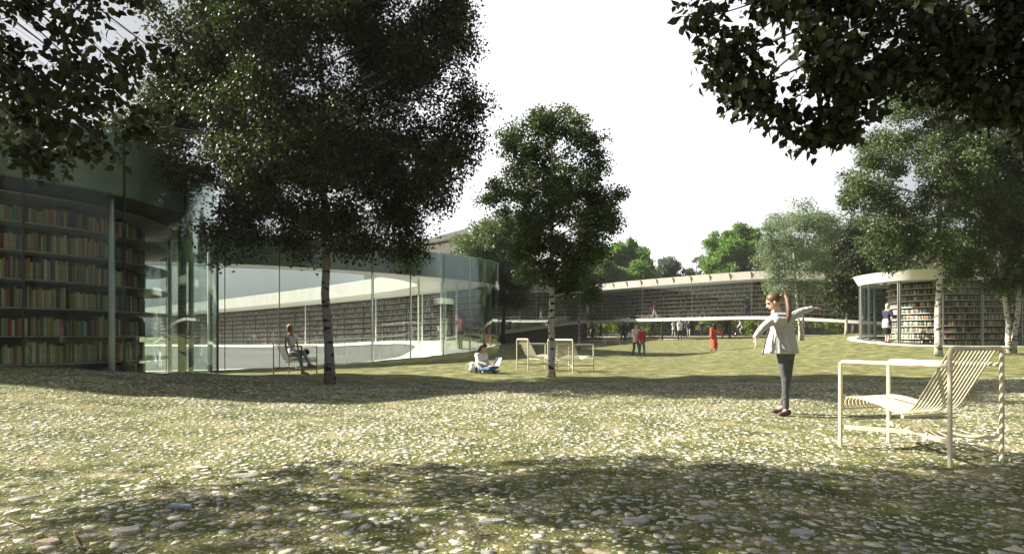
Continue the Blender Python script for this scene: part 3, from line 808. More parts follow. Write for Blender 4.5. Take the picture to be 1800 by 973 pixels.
mb = MB(); n = len(S2); mb.add([(x, y, RS) for x, y in S2] + [(x, y, RT - .03) for x, y in S2], [tuple(range(n))[::-1], tuple(range(n, 2 * n))] + [(i, i + 1, n + i + 1, n + i) for i in range(n - 1)] + [(n - 1, 0, n, 2 * n - 1)]); mb.build('roof', M['soffit'], rp)
mb = MB(); section_loop(mb, [up3(S2, RS - .01), up3(S25, RS - .01), up3(S27, RT), up3(S2, RT)]); mb.build('fascia', M['steel_white'], rp, autos=True)
S26 = stadium(2.6)
zc = lambda q: RZ - .04 + np.clip(q[:, 1] - 25.0, 0, 6) * .075
mb = MB(); section_loop(mb, [up3(S26, zc(S26) - .6), up3(S29, zc(S29) - .6), up3(S29, zc(S29) + .06), up3(S26, zc(S26) + .06)]); mb.build('base_edge', M['white_floor'], rp, autos=True)
mb = MB(); S255 = stadium(2.598); n = len(S255); zf_ = zc(S255) + .02; mb.add([(p[0], p[1], q_) for p, q_ in zip(S255, zf_)], [tuple(range(n))]); mb.build('floor', M['dark_floor'], rp)
glass_wall(rp, stadium(2.42, 60, ex=.7), zc(stadium(2.42, 60, ex=.7)) + .03, RS, 1.6, M['steel'], .03, .06, .015, 'glass', sub=5)
for (x, y) in ((15.95, 28.6), (16.3, 26.3), (17.2, 29.7), (19.5, 25.95), (22.5, 25.95)):
    mb = MB(); mb.tube([(x, y, RZ), (x, y, RS)], .05, 12, False); mb.build('column', M['steel'], rp, autos=True)
wall_case('rounded_bookcase', 'bright bookcase with rounded end behind the girl, white shelves', stadium(1.6, 28, RC=np.array([18.9, 28.0]))[:60], RZ + .04, RS - RZ - .06, 10, .035, .06, .74, .2, M['shelf_white'], M['core'], 'colourful books on the sunlit bookcase with rounded end', flip=-1, bmat='books_sun_tint')

# ------------------------------------------------------------------ far white building
fb = empty('white_building', (0, 0, 0)); tag(fb, 'white building with thin slanting cantilevered roof beyond the pavilion', 'building')
Yb = 62
def prism_xz(mb, pts, y0, y1):
    n = len(pts); mb.add([(x, y0, z) for x, z in pts] + [(x, y1, z) for x, z in pts], [tuple(range(n)), tuple(range(n, 2 * n))[::-1]] + [(i, (i + 1) % n, n + (i + 1) % n, n + i)[::-1] for i in range(n)])
mb = MB(); prism_xz(mb, [(X(640, Yb), 0), (X(800, Yb), 0), (X(800, Yb), Z(424, Yb)), (X(640, Yb), Z(452, Yb))], Yb, Yb + 10); mb.build('wall', M['white'], fb)
mb = MB()
mb.add([(X(690, Yb), Yb - 1, Z(444, Yb)), (X(813, Yb), Yb - 1, Z(416, Yb)), (X(822, Yb), Yb - 1, Z(404, Yb)), (X(690, Yb), Yb - 1, Z(440, Yb)),
        (X(690, Yb), Yb + 12, Z(446, Yb)), (X(813, Yb), Yb + 12, Z(412, Yb)), (X(822, Yb), Yb + 12, Z(401, Yb)), (X(690, Yb), Yb + 12, Z(436, Yb))],
       [(0, 1, 2, 3), (7, 6, 5, 4), (0, 4, 5, 1), (1, 5, 6, 2), (2, 6, 7, 3), (3, 7, 4, 0)])
mb.build('roof', M['white'], fb)
mb = MB(); mb.box((X(740, Yb), Yb - .05, Z(438, Yb) - 1.5), (9, .08, .5)); mb.build('window', M['dark_floor'], fb)

# ------------------------------------------------------------------ paths
M['path'] = simple('pale_path', (.55, .52, .46), 0.8, 0.08, 2.0)
def path_strip(name, pts, wdt):
    c = catmull(pts, 10); nr = normals2(c); a = c + nr * wdt / 2; b_ = c - nr * wdt / 2
    mid = []
    for t in np.linspace(0, 1, 5):
        q = a * (1 - t) + b_ * t; mid.append(up3(q, hraw(q[:, 0], q[:, 1]) + .03))
    mb = MB()
    for i in range(4):
        v, f = strip(mid[i], mid[i + 1]); mb.add(v, f)
    me = mb.mesh(name); me.materials.append(M['path']); o = link(name, me); tag(o, kind='structure')
path_strip('path', [(2, 60), (8, 57.5), (14, 56), (20, 54.5), (24, 53.5)], 3.0)
path_strip('path', [(-6, 73), (10, 71), (25, 70), (45, 69)], 3.2)

# ------------------------------------------------------------------ vegetation
LEAF_S = (np.array([(0, 0, 0), (.33, .45, .07), (0, 1, -.05), (-.33, .45, .07)]), [(0, 1, 2, 3)])
LEAF_L = (np.array([(0, 0, 0), (.30, .22, .08), (.33, .52, .09), (0, 1.05, -.10), (-.33, .52, .09), (-.30, .22, .08), (0, .5, 0)]), [(0, 1, 2, 6), (6, 2, 3), (0, 6, 4, 5), (6, 3, 4)])

def leaves_mesh(name, C, size, mat, rng, template=LEAF_S, droop=0.5, sv=0.35):
    n = len(C); T, faces = template; k = len(T)
    # orientation: leaf axis (y) random with droop, normal random
    ax = rng.normal(size=(n, 3)); ax[:, 2] -= droop; ax /= np.linalg.norm(ax, axis=1)[:, None]
    r = rng.normal(size=(n, 3)); sx = np.cross(ax, r); sx /= np.linalg.norm(sx, axis=1)[:, None]
    nz_ = np.cross(sx, ax)
    s = size * (1 + rng.uniform(-sv, sv, n))
    V = C[:, None, :] + s[:, None, None] * (T[None, :, 0, None] * sx[:, None] + T[None, :, 1, None] * ax[:, None] + T[None, :, 2, None] * nz_[:, None])
    loops = []; starts = []; pos = 0
    off = np.arange(n) * k
    L = np.concatenate([np.array(f) for f in faces]); per = len(L)
    loops = (L[None] + off[:, None]).ravel()
    fs = np.cumsum([0] + [len(f) for f in faces[:-1]])
    starts = (fs[None] + (np.arange(n) * per)[:, None]).ravel()
    return np_mesh(name, V.reshape(-1, 3), loops, starts, mat)

def bez(a, b, c, n):
    t = np.linspace(0, 1, n)[:, None]; return (1 - t) ** 2 * a + 2 * t * (1 - t) * b + t * t * c

def tree(name, label, cat, base, trunk_r, top, lobes, mat_leaf, mat_bark, seed, leaf=.1, lpc=60, crad=.35, cpl=12, group=None,
         twin=None, template=LEAF_S, droop=.5, lean=(0, 0), twig_r=.006, shell=.45, trunks=None, bark_sides=10, zmin=0.0, limb_k=1.0):
    """lobes: list of (x,y,z,r[,rz]) ; clusters of leaves are spread through each lobe"""
    rng = np.random.default_rng(seed)
    bx, by = base; bz = gz(bx, by) - .08
    root = empty(name, (bx, by, bz)); tag(root, label, cat, group)
    def loc(p): return (p[0] - bx, p[1] - by, p[2] - bz)
    trunk_sets = trunks or [((bx, by), (bx + lean[0], by + lean[1]))]
    tp = []
    for (b0, t0) in trunk_sets:
        n = 16; t = np.linspace(0, 1, n)
        wob = rng.normal(size=(n, 2)) * trunk_r * .22; wob[0] = 0
        pts = np.c_[b0[0] + (t0[0] - b0[0]) * t + wob[:, 0], b0[1] + (t0[1] - b0[1]) * t + wob[:, 1], bz + (top - bz) * t]
        rr = trunk_r * (1 - .85 * t ** 1.1) ; rr[0] *= 1.35; rr[1] *= 1.05
        mb = MB(); mb.tube([loc(p) for p in pts], list(rr), bark_sides); mb.build('trunk', mat_bark, root, smooth=True)
        tp.append(pts)
    br = MB(); C = []
    for lb in lobes:
        lx, ly, lz, lr = lb[:4]; rz_ = lb[4] if len(lb) > 4 else lr * .85
        lc = np.array([lx, ly, lz])
        pts = min(tp, key=lambda q: abs(q[-1][0] - lx) + abs(q[-1][1] - ly))
        hd = math.hypot(lx - pts[-1][0], ly - pts[-1][1])
        za = max(bz + (top - bz) * .30, lz - hd * .35 - .1); za = min(max(za, zmin), top - .3)
        a = np.array([np.interp(za, pts[:, 2], pts[:, k]) for k in range(3)])
        mid = (a + lc) / 2 + np.array([0, 0, .25 * np.linalg.norm(lc - a)]) * rng.uniform(.3, 1) + rng.normal(size=3) * max(.08 * lr, .07 * float(np.linalg.norm(lc - a)))
        limb = bez(a, mid, lc, 9)
        r0 = limb_k * max(trunk_r * .32 * (1 - (za - bz) / (top - bz) * .6), twig_r * 1.5)
        br.tube([loc(p) for p in limb], list(np.linspace(r0, twig_r * 1.3, 9)), 6)
        nc = max(3, int(cpl * (lr ** 2)))
        for _ in range(nc):
            v = rng.normal(size=3); v /= np.linalg.norm(v); rr_ = rng.random() ** shell
            c = lc + v * rr_ * np.array([lr, lr, rz_])
            s = limb[rng.integers(4, 9)]
            m2 = (s + c) / 2 + rng.normal(size=3) * .12 * lr + np.array([0, 0, .08 * lr])
            tw = bez(s, m2, c, 4)
            br.tube([loc(p) for p in tw], [twig_r, twig_r * .85, twig_r * .6, twig_r * .35], 3, cap=False)
            m_ = int(lpc * rng.uniform(.5, 1.5))
            cr = crad * rng.uniform(.6, 1.25)
            q = rng.normal(size=(m_, 3)); q *= (cr * 1.25 * rng.random(m_) ** .55 / np.linalg.norm(q, axis=1))[:, None] * np.array([1, 1, .72])
            C.append(c + q)
    br.build('branches', mat_bark, root, smooth=True)
    C = np.concatenate(C); C = C - np.array([bx, by, bz])
    me = leaves_mesh('crown', C, leaf, mat_leaf, rng, template, droop)
    link('crown', me, None, root)
    return root

def plobes(Y, spec, rng, dy=1.0, up=1.0):
    """spec: (px,py,r_px) traced at depth Y -> world lobes with real depth spread"""
    s = F / Y; L = []
    for i, q in enumerate(spec):
        px, py, r = q[:3]
        d = q[3] if len(q) > 3 else rng.uniform(-1, 1) * dy
        L.append((X(px, Y), Y + d, Z(py, Y), r / s, r / s * .85))
    return L
def fill_lobes(Y, px0, px1, py0, py1, n, r, rng, dy=1.5, shape='ell'):
    out_ = []
    while len(out_) < n:
        u, v = rng.uniform(-1, 1, 2)
        if u * u + v * v > 1: continue
        d = rng.uniform(-1, 1) * dy * math.sqrt(max(.1, 1 - u * u - v * v))
        out_.append(((px0 + px1) / 2 + u * ((px1 - px0) / 2 - r * .6), (py0 + py1) / 2 + v * ((py1 - py0) / 2 - r * .6), r * rng.uniform(.7, 1.2), d))
    return out_

rt = np.random.default_rng(11)
# big dark tree in the left middle ground
Yt = 12.6
spec = [(560, 30, 110, 0), (420, 60, 105, -.8), (690, 60, 95, .6), (330, 150, 85, .4), (480, 170, 110, -1.2), (620, 160, 110, 1.0), (760, 130, 75, -.3), (280, 240, 60, -.6), (390, 270, 90, .9),
        (520, 290, 100, -1.0), (660, 280, 100, .5), (780, 240, 62, .6), (780, 310, 50, -.5), (330, 310, 55, -.7), (430, 370, 70, .3), (560, 380, 80, -.5), (680, 370, 75, .8), (745, 345, 45, 0),
        (420, 420, 45, -.6), (500, 430, 45, .5), (640, 430, 50, -.7), (700, 420, 38, .6), (260, 210, 45, .5), (810, 180, 40, 0), (600, -80, 130, 0), (450, -100, 110, 0.6), (720, -60, 100, -.6),
        (560, -230, 120, 0), (540, 200, 100, 1.8), (600, 60, 110, -1.8), (400, 180, 90, 1.8), (380, 120, 70, 0), (815, 70, 45, 0), (800, 20, 60, 0), (230, 250, 40, 0), (300, 180, 60, 0)]
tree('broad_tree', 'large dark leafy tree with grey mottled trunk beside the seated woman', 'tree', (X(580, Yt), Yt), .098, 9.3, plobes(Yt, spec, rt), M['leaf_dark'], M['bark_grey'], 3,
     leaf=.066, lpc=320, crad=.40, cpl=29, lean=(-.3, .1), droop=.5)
# central birch
Yt = 14.3
spec = [(905, 240, 26, .3), (1038, 255, 26, -.2), (902, 280, 26, -.3), (1062, 385, 28, .3), (985, 330, 40, .7), (1075, 345, 20, 0), (945, 215, 30, 0), (1000, 515, 26, .3), (1035, 515, 22, -.2), (1020, 460, 36, .5), (1060, 400, 30, -.4), (870, 345, 26, .3), (900, 300, 26, 0), (1045, 440, 26, 0), (930, 400, 36, -.6), (968, 225, 38, 0), (935, 250, 36, .4), (1010, 245, 34, -.4), (965, 290, 52, .5), (1020, 305, 40, -.3), (925, 320, 38, .5), (880, 335, 30, 0), (975, 360, 55, -.5), (1040, 350, 36, .4), (1068, 360, 26, 0),
        (910, 375, 30, .5), (1030, 400, 36, .3), (950, 425, 48, .3), (1005, 440, 42, -.3), (915, 440, 28, 0), (960, 480, 36, 0), (1010, 490, 30, .2), (1060, 340, 22, .3), (985, 205, 22, 0), (925, 470, 24, .2), (1045, 300, 20, 0)]
tree('birch_tree', 'tall birch with white patched trunk in front of the paired lawn chairs', 'tree', (X(969, Yt), Yt), .085, 6.3, plobes(Yt, spec, rt), M['leaf_mid'], M['bark_birch'], 5,
     leaf=.058, lpc=210, crad=.25, cpl=50, lean=(.02, 0))
# trees right
Yt = 20.5
spec = [(1590, 120, 34, 0), (1620, 165, 45, .5), (1570, 190, 42, -.5), (1660, 210, 60, .6), (1590, 250, 55, .5), (1540, 260, 36, 0), (1640, 290, 70, -.8), (1560, 320, 55, .5), (1515, 330, 34, 0), (1500, 365, 24, .3), (1610, 370, 60, .9),
        (1680, 350, 60, 0), (1560, 395, 40, -.5), (1540, 420, 30, .2), (1640, 430, 48, 0), (1590, 450, 30, .5), (1700, 240, 60, 0), (1680, 140, 50, 0), (1720, 300, 50, .8), (1600, 90, 22, 0)]
tree('birch_tree', 'leafy green birch with sunlit white trunk behind the cream armchair', 'tree', (X(1650, Yt), Yt), .10, 9.8, plobes(Yt, spec, rt), M['leaf_mid'], M['bark_birch'], 8,
     leaf=.078, lpc=190, crad=.36, cpl=26, lean=(.1, 0))
Yt = 21.5
spec = [(1760, 260, 60, 0), (1790, 330, 70, .5), (1730, 370, 60, -.5), (1820, 240, 70, 0), (1780, 430, 65, .6), (1720, 440, 50, 0), (1700, 480, 30, .4), (1760, 490, 40, -.4), (1830, 400, 80, 0), (1800, 500, 36, .4), (1850, 320, 70, 0), (1740, 300, 40, .8), (1840, 480, 50, 0)]
tree('twin_stem_birch', 'dense birch with two white stems at the right picture edge', 'tree', (X(1782, Yt), Yt), .085, 8.2, plobes(Yt, spec, rt), M['leaf_mid'], M['bark_birch'], 9,
     leaf=.085, lpc=230, crad=.38, cpl=22, trunks=[((X(1777, Yt), Yt), (X(1745, Yt), Yt + .3)), ((X(1786, Yt), Yt + .12), (X(1815, Yt), Yt - .2))])
Yt = 38
spec = fill_lobes(Yt, 1325, 1470, 342, 540, 26, 28, rt, 1.8) + [(1360, 400, 20), (1440, 390, 20), (1400, 365, 18), (1370, 500, 30), (1420, 510, 26)]
tree('birch_tree', 'pale airy birch with two thin white stems behind the girl', 'tree', (X(1409, Yt), Yt), .08, 8.8, plobes(Yt, spec, rt), M['leaf_pale'], M['bark_birch'], 12,
     leaf=.10, lpc=90, crad=.42, cpl=14, trunks=[((X(1407, Yt), Yt), (X(1388, Yt), Yt)), ((X(1411, Yt), Yt), (X(1420, Yt), Yt + .2))])
Yt = 42
spec = fill_lobes(Yt, 1425, 1560, 378, 545, 28, 30, rt, 2.2) + [(1470, 400, 20), (1530, 420, 24), (1460, 510, 22)]
tree('slender_tree', 'dark green tree on a thin pale stem left of the right pavilion', 'tree', (X(1487, Yt), Yt), .09, 8.3, plobes(Yt, spec, rt), M['leaf_dark'], M['bark_birch'], 13,
     leaf=.13, lpc=160, crad=.5, cpl=12)
# dark tree behind the pavilion tip and small one at its right
Yt = 36
spec = fill_lobes(Yt, 795, 945, 378, 545, 30, 34, rt, 2.0) + [(825, 420, 24), (815, 450, 20), (880, 395, 26), (850, 500, 30), (900, 520, 28), (850, 405, 22), (830, 440, 24)]
tree('dark_tree', 'dark rounded tree behind the tip of the glass pavilion', 'tree', (X(885, Yt), Yt), .12, 7.2, plobes(Yt, spec, rt), M['leaf_mid'], M['bark_brown'], 14,
     leaf=.12, lpc=180, crad=.42, cpl=12)
Yt = 34
spec = fill_lobes(Yt, 975, 1072, 440, 545, 14, 22, rt, 1.2) + [(1000, 520, 14), (1030, 400, 24), (1050, 430, 22)]
tree('slender_tree', 'thin stemmed dark tree beside the shaded wing, right of the birch', 'tree', (X(1018, Yt), Yt), .07, 6.4, plobes(Yt, spec, rt), M['leaf_mid'], M['bark_grey'], 15,
     leaf=.11, lpc=130, crad=.36, cpl=16)
# background trees beyond the bridge
def bg_tree(name, label, Yt, px, py0, py1, hw, mat, seed, leaf=.28, lpc=45, n=22, cpl=2.6):
    rg = np.random.default_rng(seed)
    s = F / Yt
    py1 = min(py1, 520); sp_ = fill_lobes(Yt, px - hw * 1.12, px + hw * 1.12, py0 - 2, py1, int(n * 1.5), hw * .34, rg, hw / s * .9)
    sp_ = [(q[0], q[1], q[2] * 1.25, q[3]) for q in sp_]
    top = Z(py0, Yt) - 1.2
    tree(name, label, 'tree', (X(px, Yt), Yt), .22, top, plobes(Yt, sp_, rg), mat, M['bark_brown'], seed, leaf=leaf, lpc=int(lpc * 2.2), crad=hw / s * .19, cpl=cpl * 1.6, twig_r=.02, group='trees beyond the bridge', bark_sides=7)
bg_tree('round_tree', 'bright green tree beyond the bridge just right of the birch crown', 80, 1098, 422, 560, 44, M['leaf_bright'], 21, n=26, lpc=90)
bg_tree('round_tree', 'small olive grey round tree above the middle of the bridge roof', 92, 1172, 456, 560, 32, M['leaf_grey'], 22, lpc=60)
bg_tree('narrow_tree', 'pale thin tree above the bridge roof', 95, 1224, 444, 550, 20, M['leaf_pale'], 23, lpc=34, n=12)
bg_tree('round_tree', 'vivid green broad tree above the bridge roof', 84, 1293, 404, 560, 54, M['leaf_bright'], 24, n=34, lpc=100)
bg_tree('round_tree', 'grey green tree beyond the bridge behind the pale birch', 88, 1385, 420, 560, 50, M['leaf_grey'], 25, n=26, lpc=70)
bg_tree('round_tree', 'dark tree far right behind the white roof edge', 75, 1500, 400, 560, 60, M['leaf_mid'], 26, n=30, lpc=90)
bg_tree('round_tree', 'broad dark green tree behind the right pavilion', 60, 1660, 395, 560, 90, M['leaf_mid'], 27, n=34, lpc=80)
bg_tree('round_tree', 'shaded tree behind the right edge pavilion roof', 62, 1810, 380, 560, 80, M['leaf_mid'], 28, n=30, lpc=80)
bg_tree('round_tree', 'dark tree beyond the ramped wing roof', 78, 1040, 450, 560, 42, M['leaf_mid'], 29, n=22, lpc=80)
0 and bg_tree('round_tree', 'far dark tree behind the loop pavilion roof at left', 95, 470, 500, 580, 60, M['leaf_mid'], 30, n=22, lpc=60)

# shrubs along the far path
rs_ = np.random.default_rng(33)
for i, px in enumerate(range(1035, 1490, 26)):
    Yt = 76 + rs_.uniform(-1.5, 2.5); x = X(px + rs_.uniform(-6, 6), Yt); z0 = gz(x, Yt)
    L = [(x + rs_.uniform(-.9, .9), Yt + rs_.uniform(-.7, .7), z0 + rs_.uniform(.5, 2.2), .75) for _ in range(7)]
    tree('shrub', f'yellow green leafy shrub behind the far path, {["first","second","third","fourth","fifth","sixth","seventh","eighth","ninth","tenth","eleventh","twelfth","thirteenth","fourteenth","fifteenth","sixteenth","seventeenth","eighteenth"][i]} from the left', 'shrub',
         (x, Yt), .07, z0 + 2.2, L, M['leaf_shrub'] if i % 3 else M['leaf_mid'], M['bark_brown'], 50 + i, leaf=.2, lpc=60, crad=.4, cpl=7, group='shrubs behind the far path', twig_r=.012, bark_sides=6)
M['wall_far'] = simple('old_wall', (.20, .18, .14), .9, .25, .8, bump=.3)
mb = MB(); mb.box((20, 82, 1.7), (70, .4, 3.0)); o = mb.build('garden_wall', M['wall_far']); tag(o, 'weathered low garden wall behind the shrubs of the far path', 'wall')

# overhanging near trees (trunks stand outside the picture)
rn = np.random.default_rng(77)
def near_tree(label, base, lobes, seed, top, **kw):
    tree('overhanging_tree', label, 'tree', base, .16, top, lobes, M['leaf_near'], M['bark_brown'], seed, template=LEAF_L, twig_r=.0035, bark_sides=12, zmin=4.3, limb_k=.55, **kw)
Yn = 4.3
specL = [(20, 30, 60, 0), (90, 90, 70, .3), (180, 50, 60, -.2), (235, 60, 40, .3), (60, 170, 50, .1), (150, 190, 50, -.2), (215, 190, 38, .2), (110, 235, 35, .1), (250, 150, 34, -.2), (30, 250, 30, .3), (80, 290, 26, -.1), (-60, 100, 120, .3), (-140, 30, 160, 0), (130, -60, 90, .2), (10, -90, 120, -.3), (-200, 200, 120, .4), (170, 245, 22, 0), (130, 130, 50, .4)]
LL = plobes(Yn, specL, rn)
LL += [(-5.2, 2.2, 4.6, 1.0), (-4.2, 1.6, 4.9, .9), (-4.2, 4.6, 5.6, 1.0), (-5.6, 3.2, 5.6, 1.2), (-3.3, 2.6, 5.5, .8), (-2.4, 2.0, 5.2, .9), (-1.6, 3.2, 5.9, .9), (-3.6, .9, 5.0, 1.0), (-.6, 2.4, 6.0, .9), (-5, .6, 5.4, 1.0), (-5, 4.6, 5.2, 1.0), (-3.2, 4.4, 5.4, 1.0), (-1.6, 4.2, 5.9, 1.0), (-2.4, 3.4, 5.0, 1.0), (-6.4, 4.8, 5.5, 1.1), (-.4, 3.9, 6.3, .9), (-4.2, 3.6, 5.9, 1.0)]  # crown lobes above the view, added for foreground shade
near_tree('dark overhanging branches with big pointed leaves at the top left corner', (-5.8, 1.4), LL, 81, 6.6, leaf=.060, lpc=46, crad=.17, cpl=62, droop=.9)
Yn = 4.6
specR = [(1250, 30, 44, 0), (1300, 70, 56, .2), (1380, 40, 70, -.2), (1270, 110, 34, .1), (1350, 130, 42, .2), (1430, 110, 60, -.2), (1310, 165, 24, 0), (1400, 170, 36, .1), (1470, 170, 42, -.1), (1450, 215, 24, .1), (1475, 228, 12, 0), (1500, 60, 80, .2), (1560, 110, 60, 0), (1600, 30, 90, -.2),
         (1700, 70, 90, .2), (1660, 120, 60, 0), (1760, 120, 80, -.2), (1800, 190, 60, .1), (1740, 180, 46, 0), (1850, 80, 120, .2), (1950, 160, 140, 0), (1530, 165, 32, .2), (1800, 0, 110, 0), (1450, -50, 100, 0), (1650, -80, 120, .2), (1300, -50, 80, -.1)]
LR = plobes(Yn, specR, rn)
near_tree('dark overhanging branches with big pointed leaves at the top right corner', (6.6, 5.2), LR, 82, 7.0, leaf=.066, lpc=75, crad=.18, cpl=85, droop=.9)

# shade trees added out of view to the left, to shade the foreground
r9 = np.random.default_rng(90)
for bxy, lab, sd_, zc in (((-10.6, 1.6), 'broad unseen tree added left of the camera to shade the foreground', 91, 6.2), ((-15.5, 2.2), 'second broad unseen tree added further left to shade the foreground', 92, 6.8)):
    L = [(bxy[0] + r9.uniform(-2.4, 2.4), bxy[1] + r9.uniform(-.4, 3.1), zc + r9.uniform(-1.2, 1.4), 1.1) for _ in range(13)]
    tree('broad_tree', lab, 'tree', bxy, .16, 7.6, L, M['leaf_dark'], M['bark_grey'], sd_, leaf=.12, lpc=48, crad=.45, cpl=7)
L = [(r9.uniform(-6.6, -2.2), r9.uniform(3.2, 5.0), r9.uniform(5.2, 6.8), .95) for _ in range(12)]
tree('broad_tree', 'third broad unseen tree added beside the camera, its high crown shading the foreground right', 'tree', (-5.0, -.8), .15, 7.2, L, M['leaf_dark'], M['bark_grey'], 93, leaf=.11, lpc=85, crad=.4, cpl=8, zmin=4.6)
# ------------------------------------------------------------------ stones and grass
def stones():
    rg = np.random.default_rng(5)
    N = 75000
    Y = 2.2 + (rg.random(N) ** .75) * 10.5
    Xc = (rg.random(N) * 2 - 1) * (Y * .87 + .3)
    big = rg.random(N)
    size = .012 + .036 * big ** 2.6 + np.where(rg.random(N) < .012, rg.uniform(.02, .045, N), 0)
    # patchiness
    pat = np.sin(Xc * 2.1 + 1.3 * np.sin(Y * 1.7)) * np.sin(Y * 2.3 + 1.1 * np.sin(Xc * 1.9))
    keep = rg.random(N) < (.48 + .36 * pat)
    keep &= ~(np.hypot(Xc - DC[0], Y - DC[1]) < 4.75)
    Xc, Y, size = Xc[keep], Y[keep], size[keep]
    # reject overlaps with a coarse grid
    order = np.argsort(-size); occ = {}; sel = []
    for i in order:
        c = (int(Xc[i] / .1), int(Y[i] / .1)); ok = True
        for a in (-1, 0, 1):
            for b_ in (-1, 0, 1):
                for j in occ.get((c[0] + a, c[1] + b_), ()):
                    if (Xc[i] - Xc[j]) ** 2 + (Y[i] - Y[j]) ** 2 < (.88 * (size[i] + size[j])) ** 2: ok = False; break
                if not ok: break
            if not ok: break
        if ok: occ.setdefault(c, []).append(i); sel.append(i)
    Xc, Y, size = Xc[sel], Y[sel], size[sel]
    n = len(Xc); K = 8
    z = hraw(Xc, Y) + 0.02 * np.sin(Xc * 1.7 + Y * .6) * np.sin(Y * 1.3 - Xc * .4) + 0.012 * np.sin(Xc * 4.1) * np.sin(Y * 3.3)
    a = np.linspace(0, 2 * PI, K, endpoint=False)[None] + rg.uniform(-.28, .28, (n, K)) + rg.uniform(0, 6, (n, 1))
    r = rg.uniform(.62, 1.2, (n, K)); el = rg.uniform(.42, .95, (n, 1)); th = rg.uniform(0, PI, (n, 1))
    u = np.cos(a) * r; v = np.sin(a) * r * el
    ux = u * np.cos(th) - v * np.sin(th); vy = u * np.sin(th) + v * np.cos(th)
    S = size[:, None]; tx = rg.normal(0, .03, (n, 1)); ty = rg.normal(0, .03, (n, 1))
    hgt = rg.uniform(.0005, .004, (n, 1))
    V = np.zeros((n, 2 * K, 3))
    V[:, :K, 0] = Xc[:, None] + ux * S; V[:, :K, 1] = Y[:, None] + vy * S; V[:, :K, 2] = (z - .012)[:, None]
    V[:, K:, 0] = Xc[:, None] + ux * S * .95; V[:, K:, 1] = Y[:, None] + vy * S * .95; V[:, K:, 2] = z[:, None] + hgt + (ux * tx + vy * ty) * S
    loops = []; F_ = [tuple(range(K, 2 * K))] + [(i, (i + 1) % K, K + (i + 1) % K, K + i) for i in range(K)]
    L = np.concatenate([np.array(f) for f in F_]); fs = np.cumsum([0] + [len(f) for f in F_[:-1]])
    me = np_mesh('paving_stones', V.reshape(-1, 3), (L[None] + (np.arange(n) * 2 * K)[:, None]).ravel(), (fs[None] + (np.arange(n) * len(L))[:, None]).ravel(), M['stone'])
    tag(link('paving_stones', me), 'small flat irregular stones set loosely in the mossy ground', 'stones', kind='stuff')
stones()

def ground_z(x, y): return gz(x, y) + 0.02 * math.sin(x * 1.7 + y * .6) * math.sin(y * 1.3 - x * .4) + 0.012 * math.sin(x * 4.1) * math.sin(y * 3.3)
def big_stone(px, py, w_, d_, col, label, seed):
    rg = np.random.default_rng(seed); Y_ = F * EYE / (py - HZ); x = X(px, Y_)
    k = 11; a = np.sort(np.linspace(0, 2 * PI, k, endpoint=False) + rg.uniform(-.2, .2, k)); r = rg.uniform(.82, 1.1, k)
    mb = MB(); lo = [(math.cos(t) * w_ * q, math.sin(t) * d_ * q, -.02) for t, q in zip(a, r)]; mi = [(x_ * .97, y_ * .97, .008) for x_, y_, _ in lo]; hi = [(x_ * .88, y_ * .88, .014) for x_, y_, _ in lo]
    mb.loft([lo, mi, hi]); m_ = simple('stone_' + str(seed), col, .85, .2, 25, bump=.6, bscale=90)
    o = mb.build('flat_stone', m_, autos=True); o.location = (x, Y_, ground_z(x, Y_)); tag(o, label, 'stone', 'large flat stones in the ground')
big_stone(430, 833, .115, .062, (.48, .44, .36), 'largest pale oval flat stone in the left foreground', 1)
big_stone(350, 820, .09, .04, (.42, .40, .33), 'long pale stone just left of the largest oval one', 2)
big_stone(315, 898, .075, .03, (.30, .37, .43), 'blue grey oval stone in the lower left foreground', 3)
big_stone(222, 941, .07, .05, (.36, .35, .32), 'grey oval stone low in the left foreground', 4)
big_stone(84, 960, .06, .035, (.50, .40, .28), 'buff coloured stone near the bottom left corner', 5)
big_stone(620, 903, .07, .035, (.34, .33, .31), 'broad grey stone in the bottom middle left', 6)
big_stone(868, 912, .075, .03, (.34, .34, .33), 'flat pale grey stone near the bottom centre', 7)
big_stone(1118, 914, .08, .05, (.35, .35, .34), 'grey stone in the shade below the picture middle', 8)
big_stone(1240, 917, .06, .045, (.38, .37, .34), 'grey stone in the shade right of the bottom middle', 9)
big_stone(1410, 940, .06, .045, (.36, .36, .36), 'square grey stone in the shade at bottom right', 10)
M['twig'] = simple('twig', (.20, .13, .09), .8, .2, 60)
for pts_, lb in (([(12, 915), (24, 921), (32, 925), (40, 932)], 'short crooked brown twig at the left edge of the foreground'), ([(130, 948), (134, 958), (140, 968), (152, 974)], 'bent brown twig lying beside the buff stone at bottom left')):
    q = []
    for a, b_ in pts_:
        Y_ = F * EYE / (b_ - HZ); q.append(Vector((X(a, Y_), Y_, ground_z(X(a, Y_), Y_) + .012)))
    mb = MB(); mb.tube(q, [.004, .006, .005, .003], 6); o = mb.build('twig', M['twig'], smooth=True); tag(o, lb, 'twig')

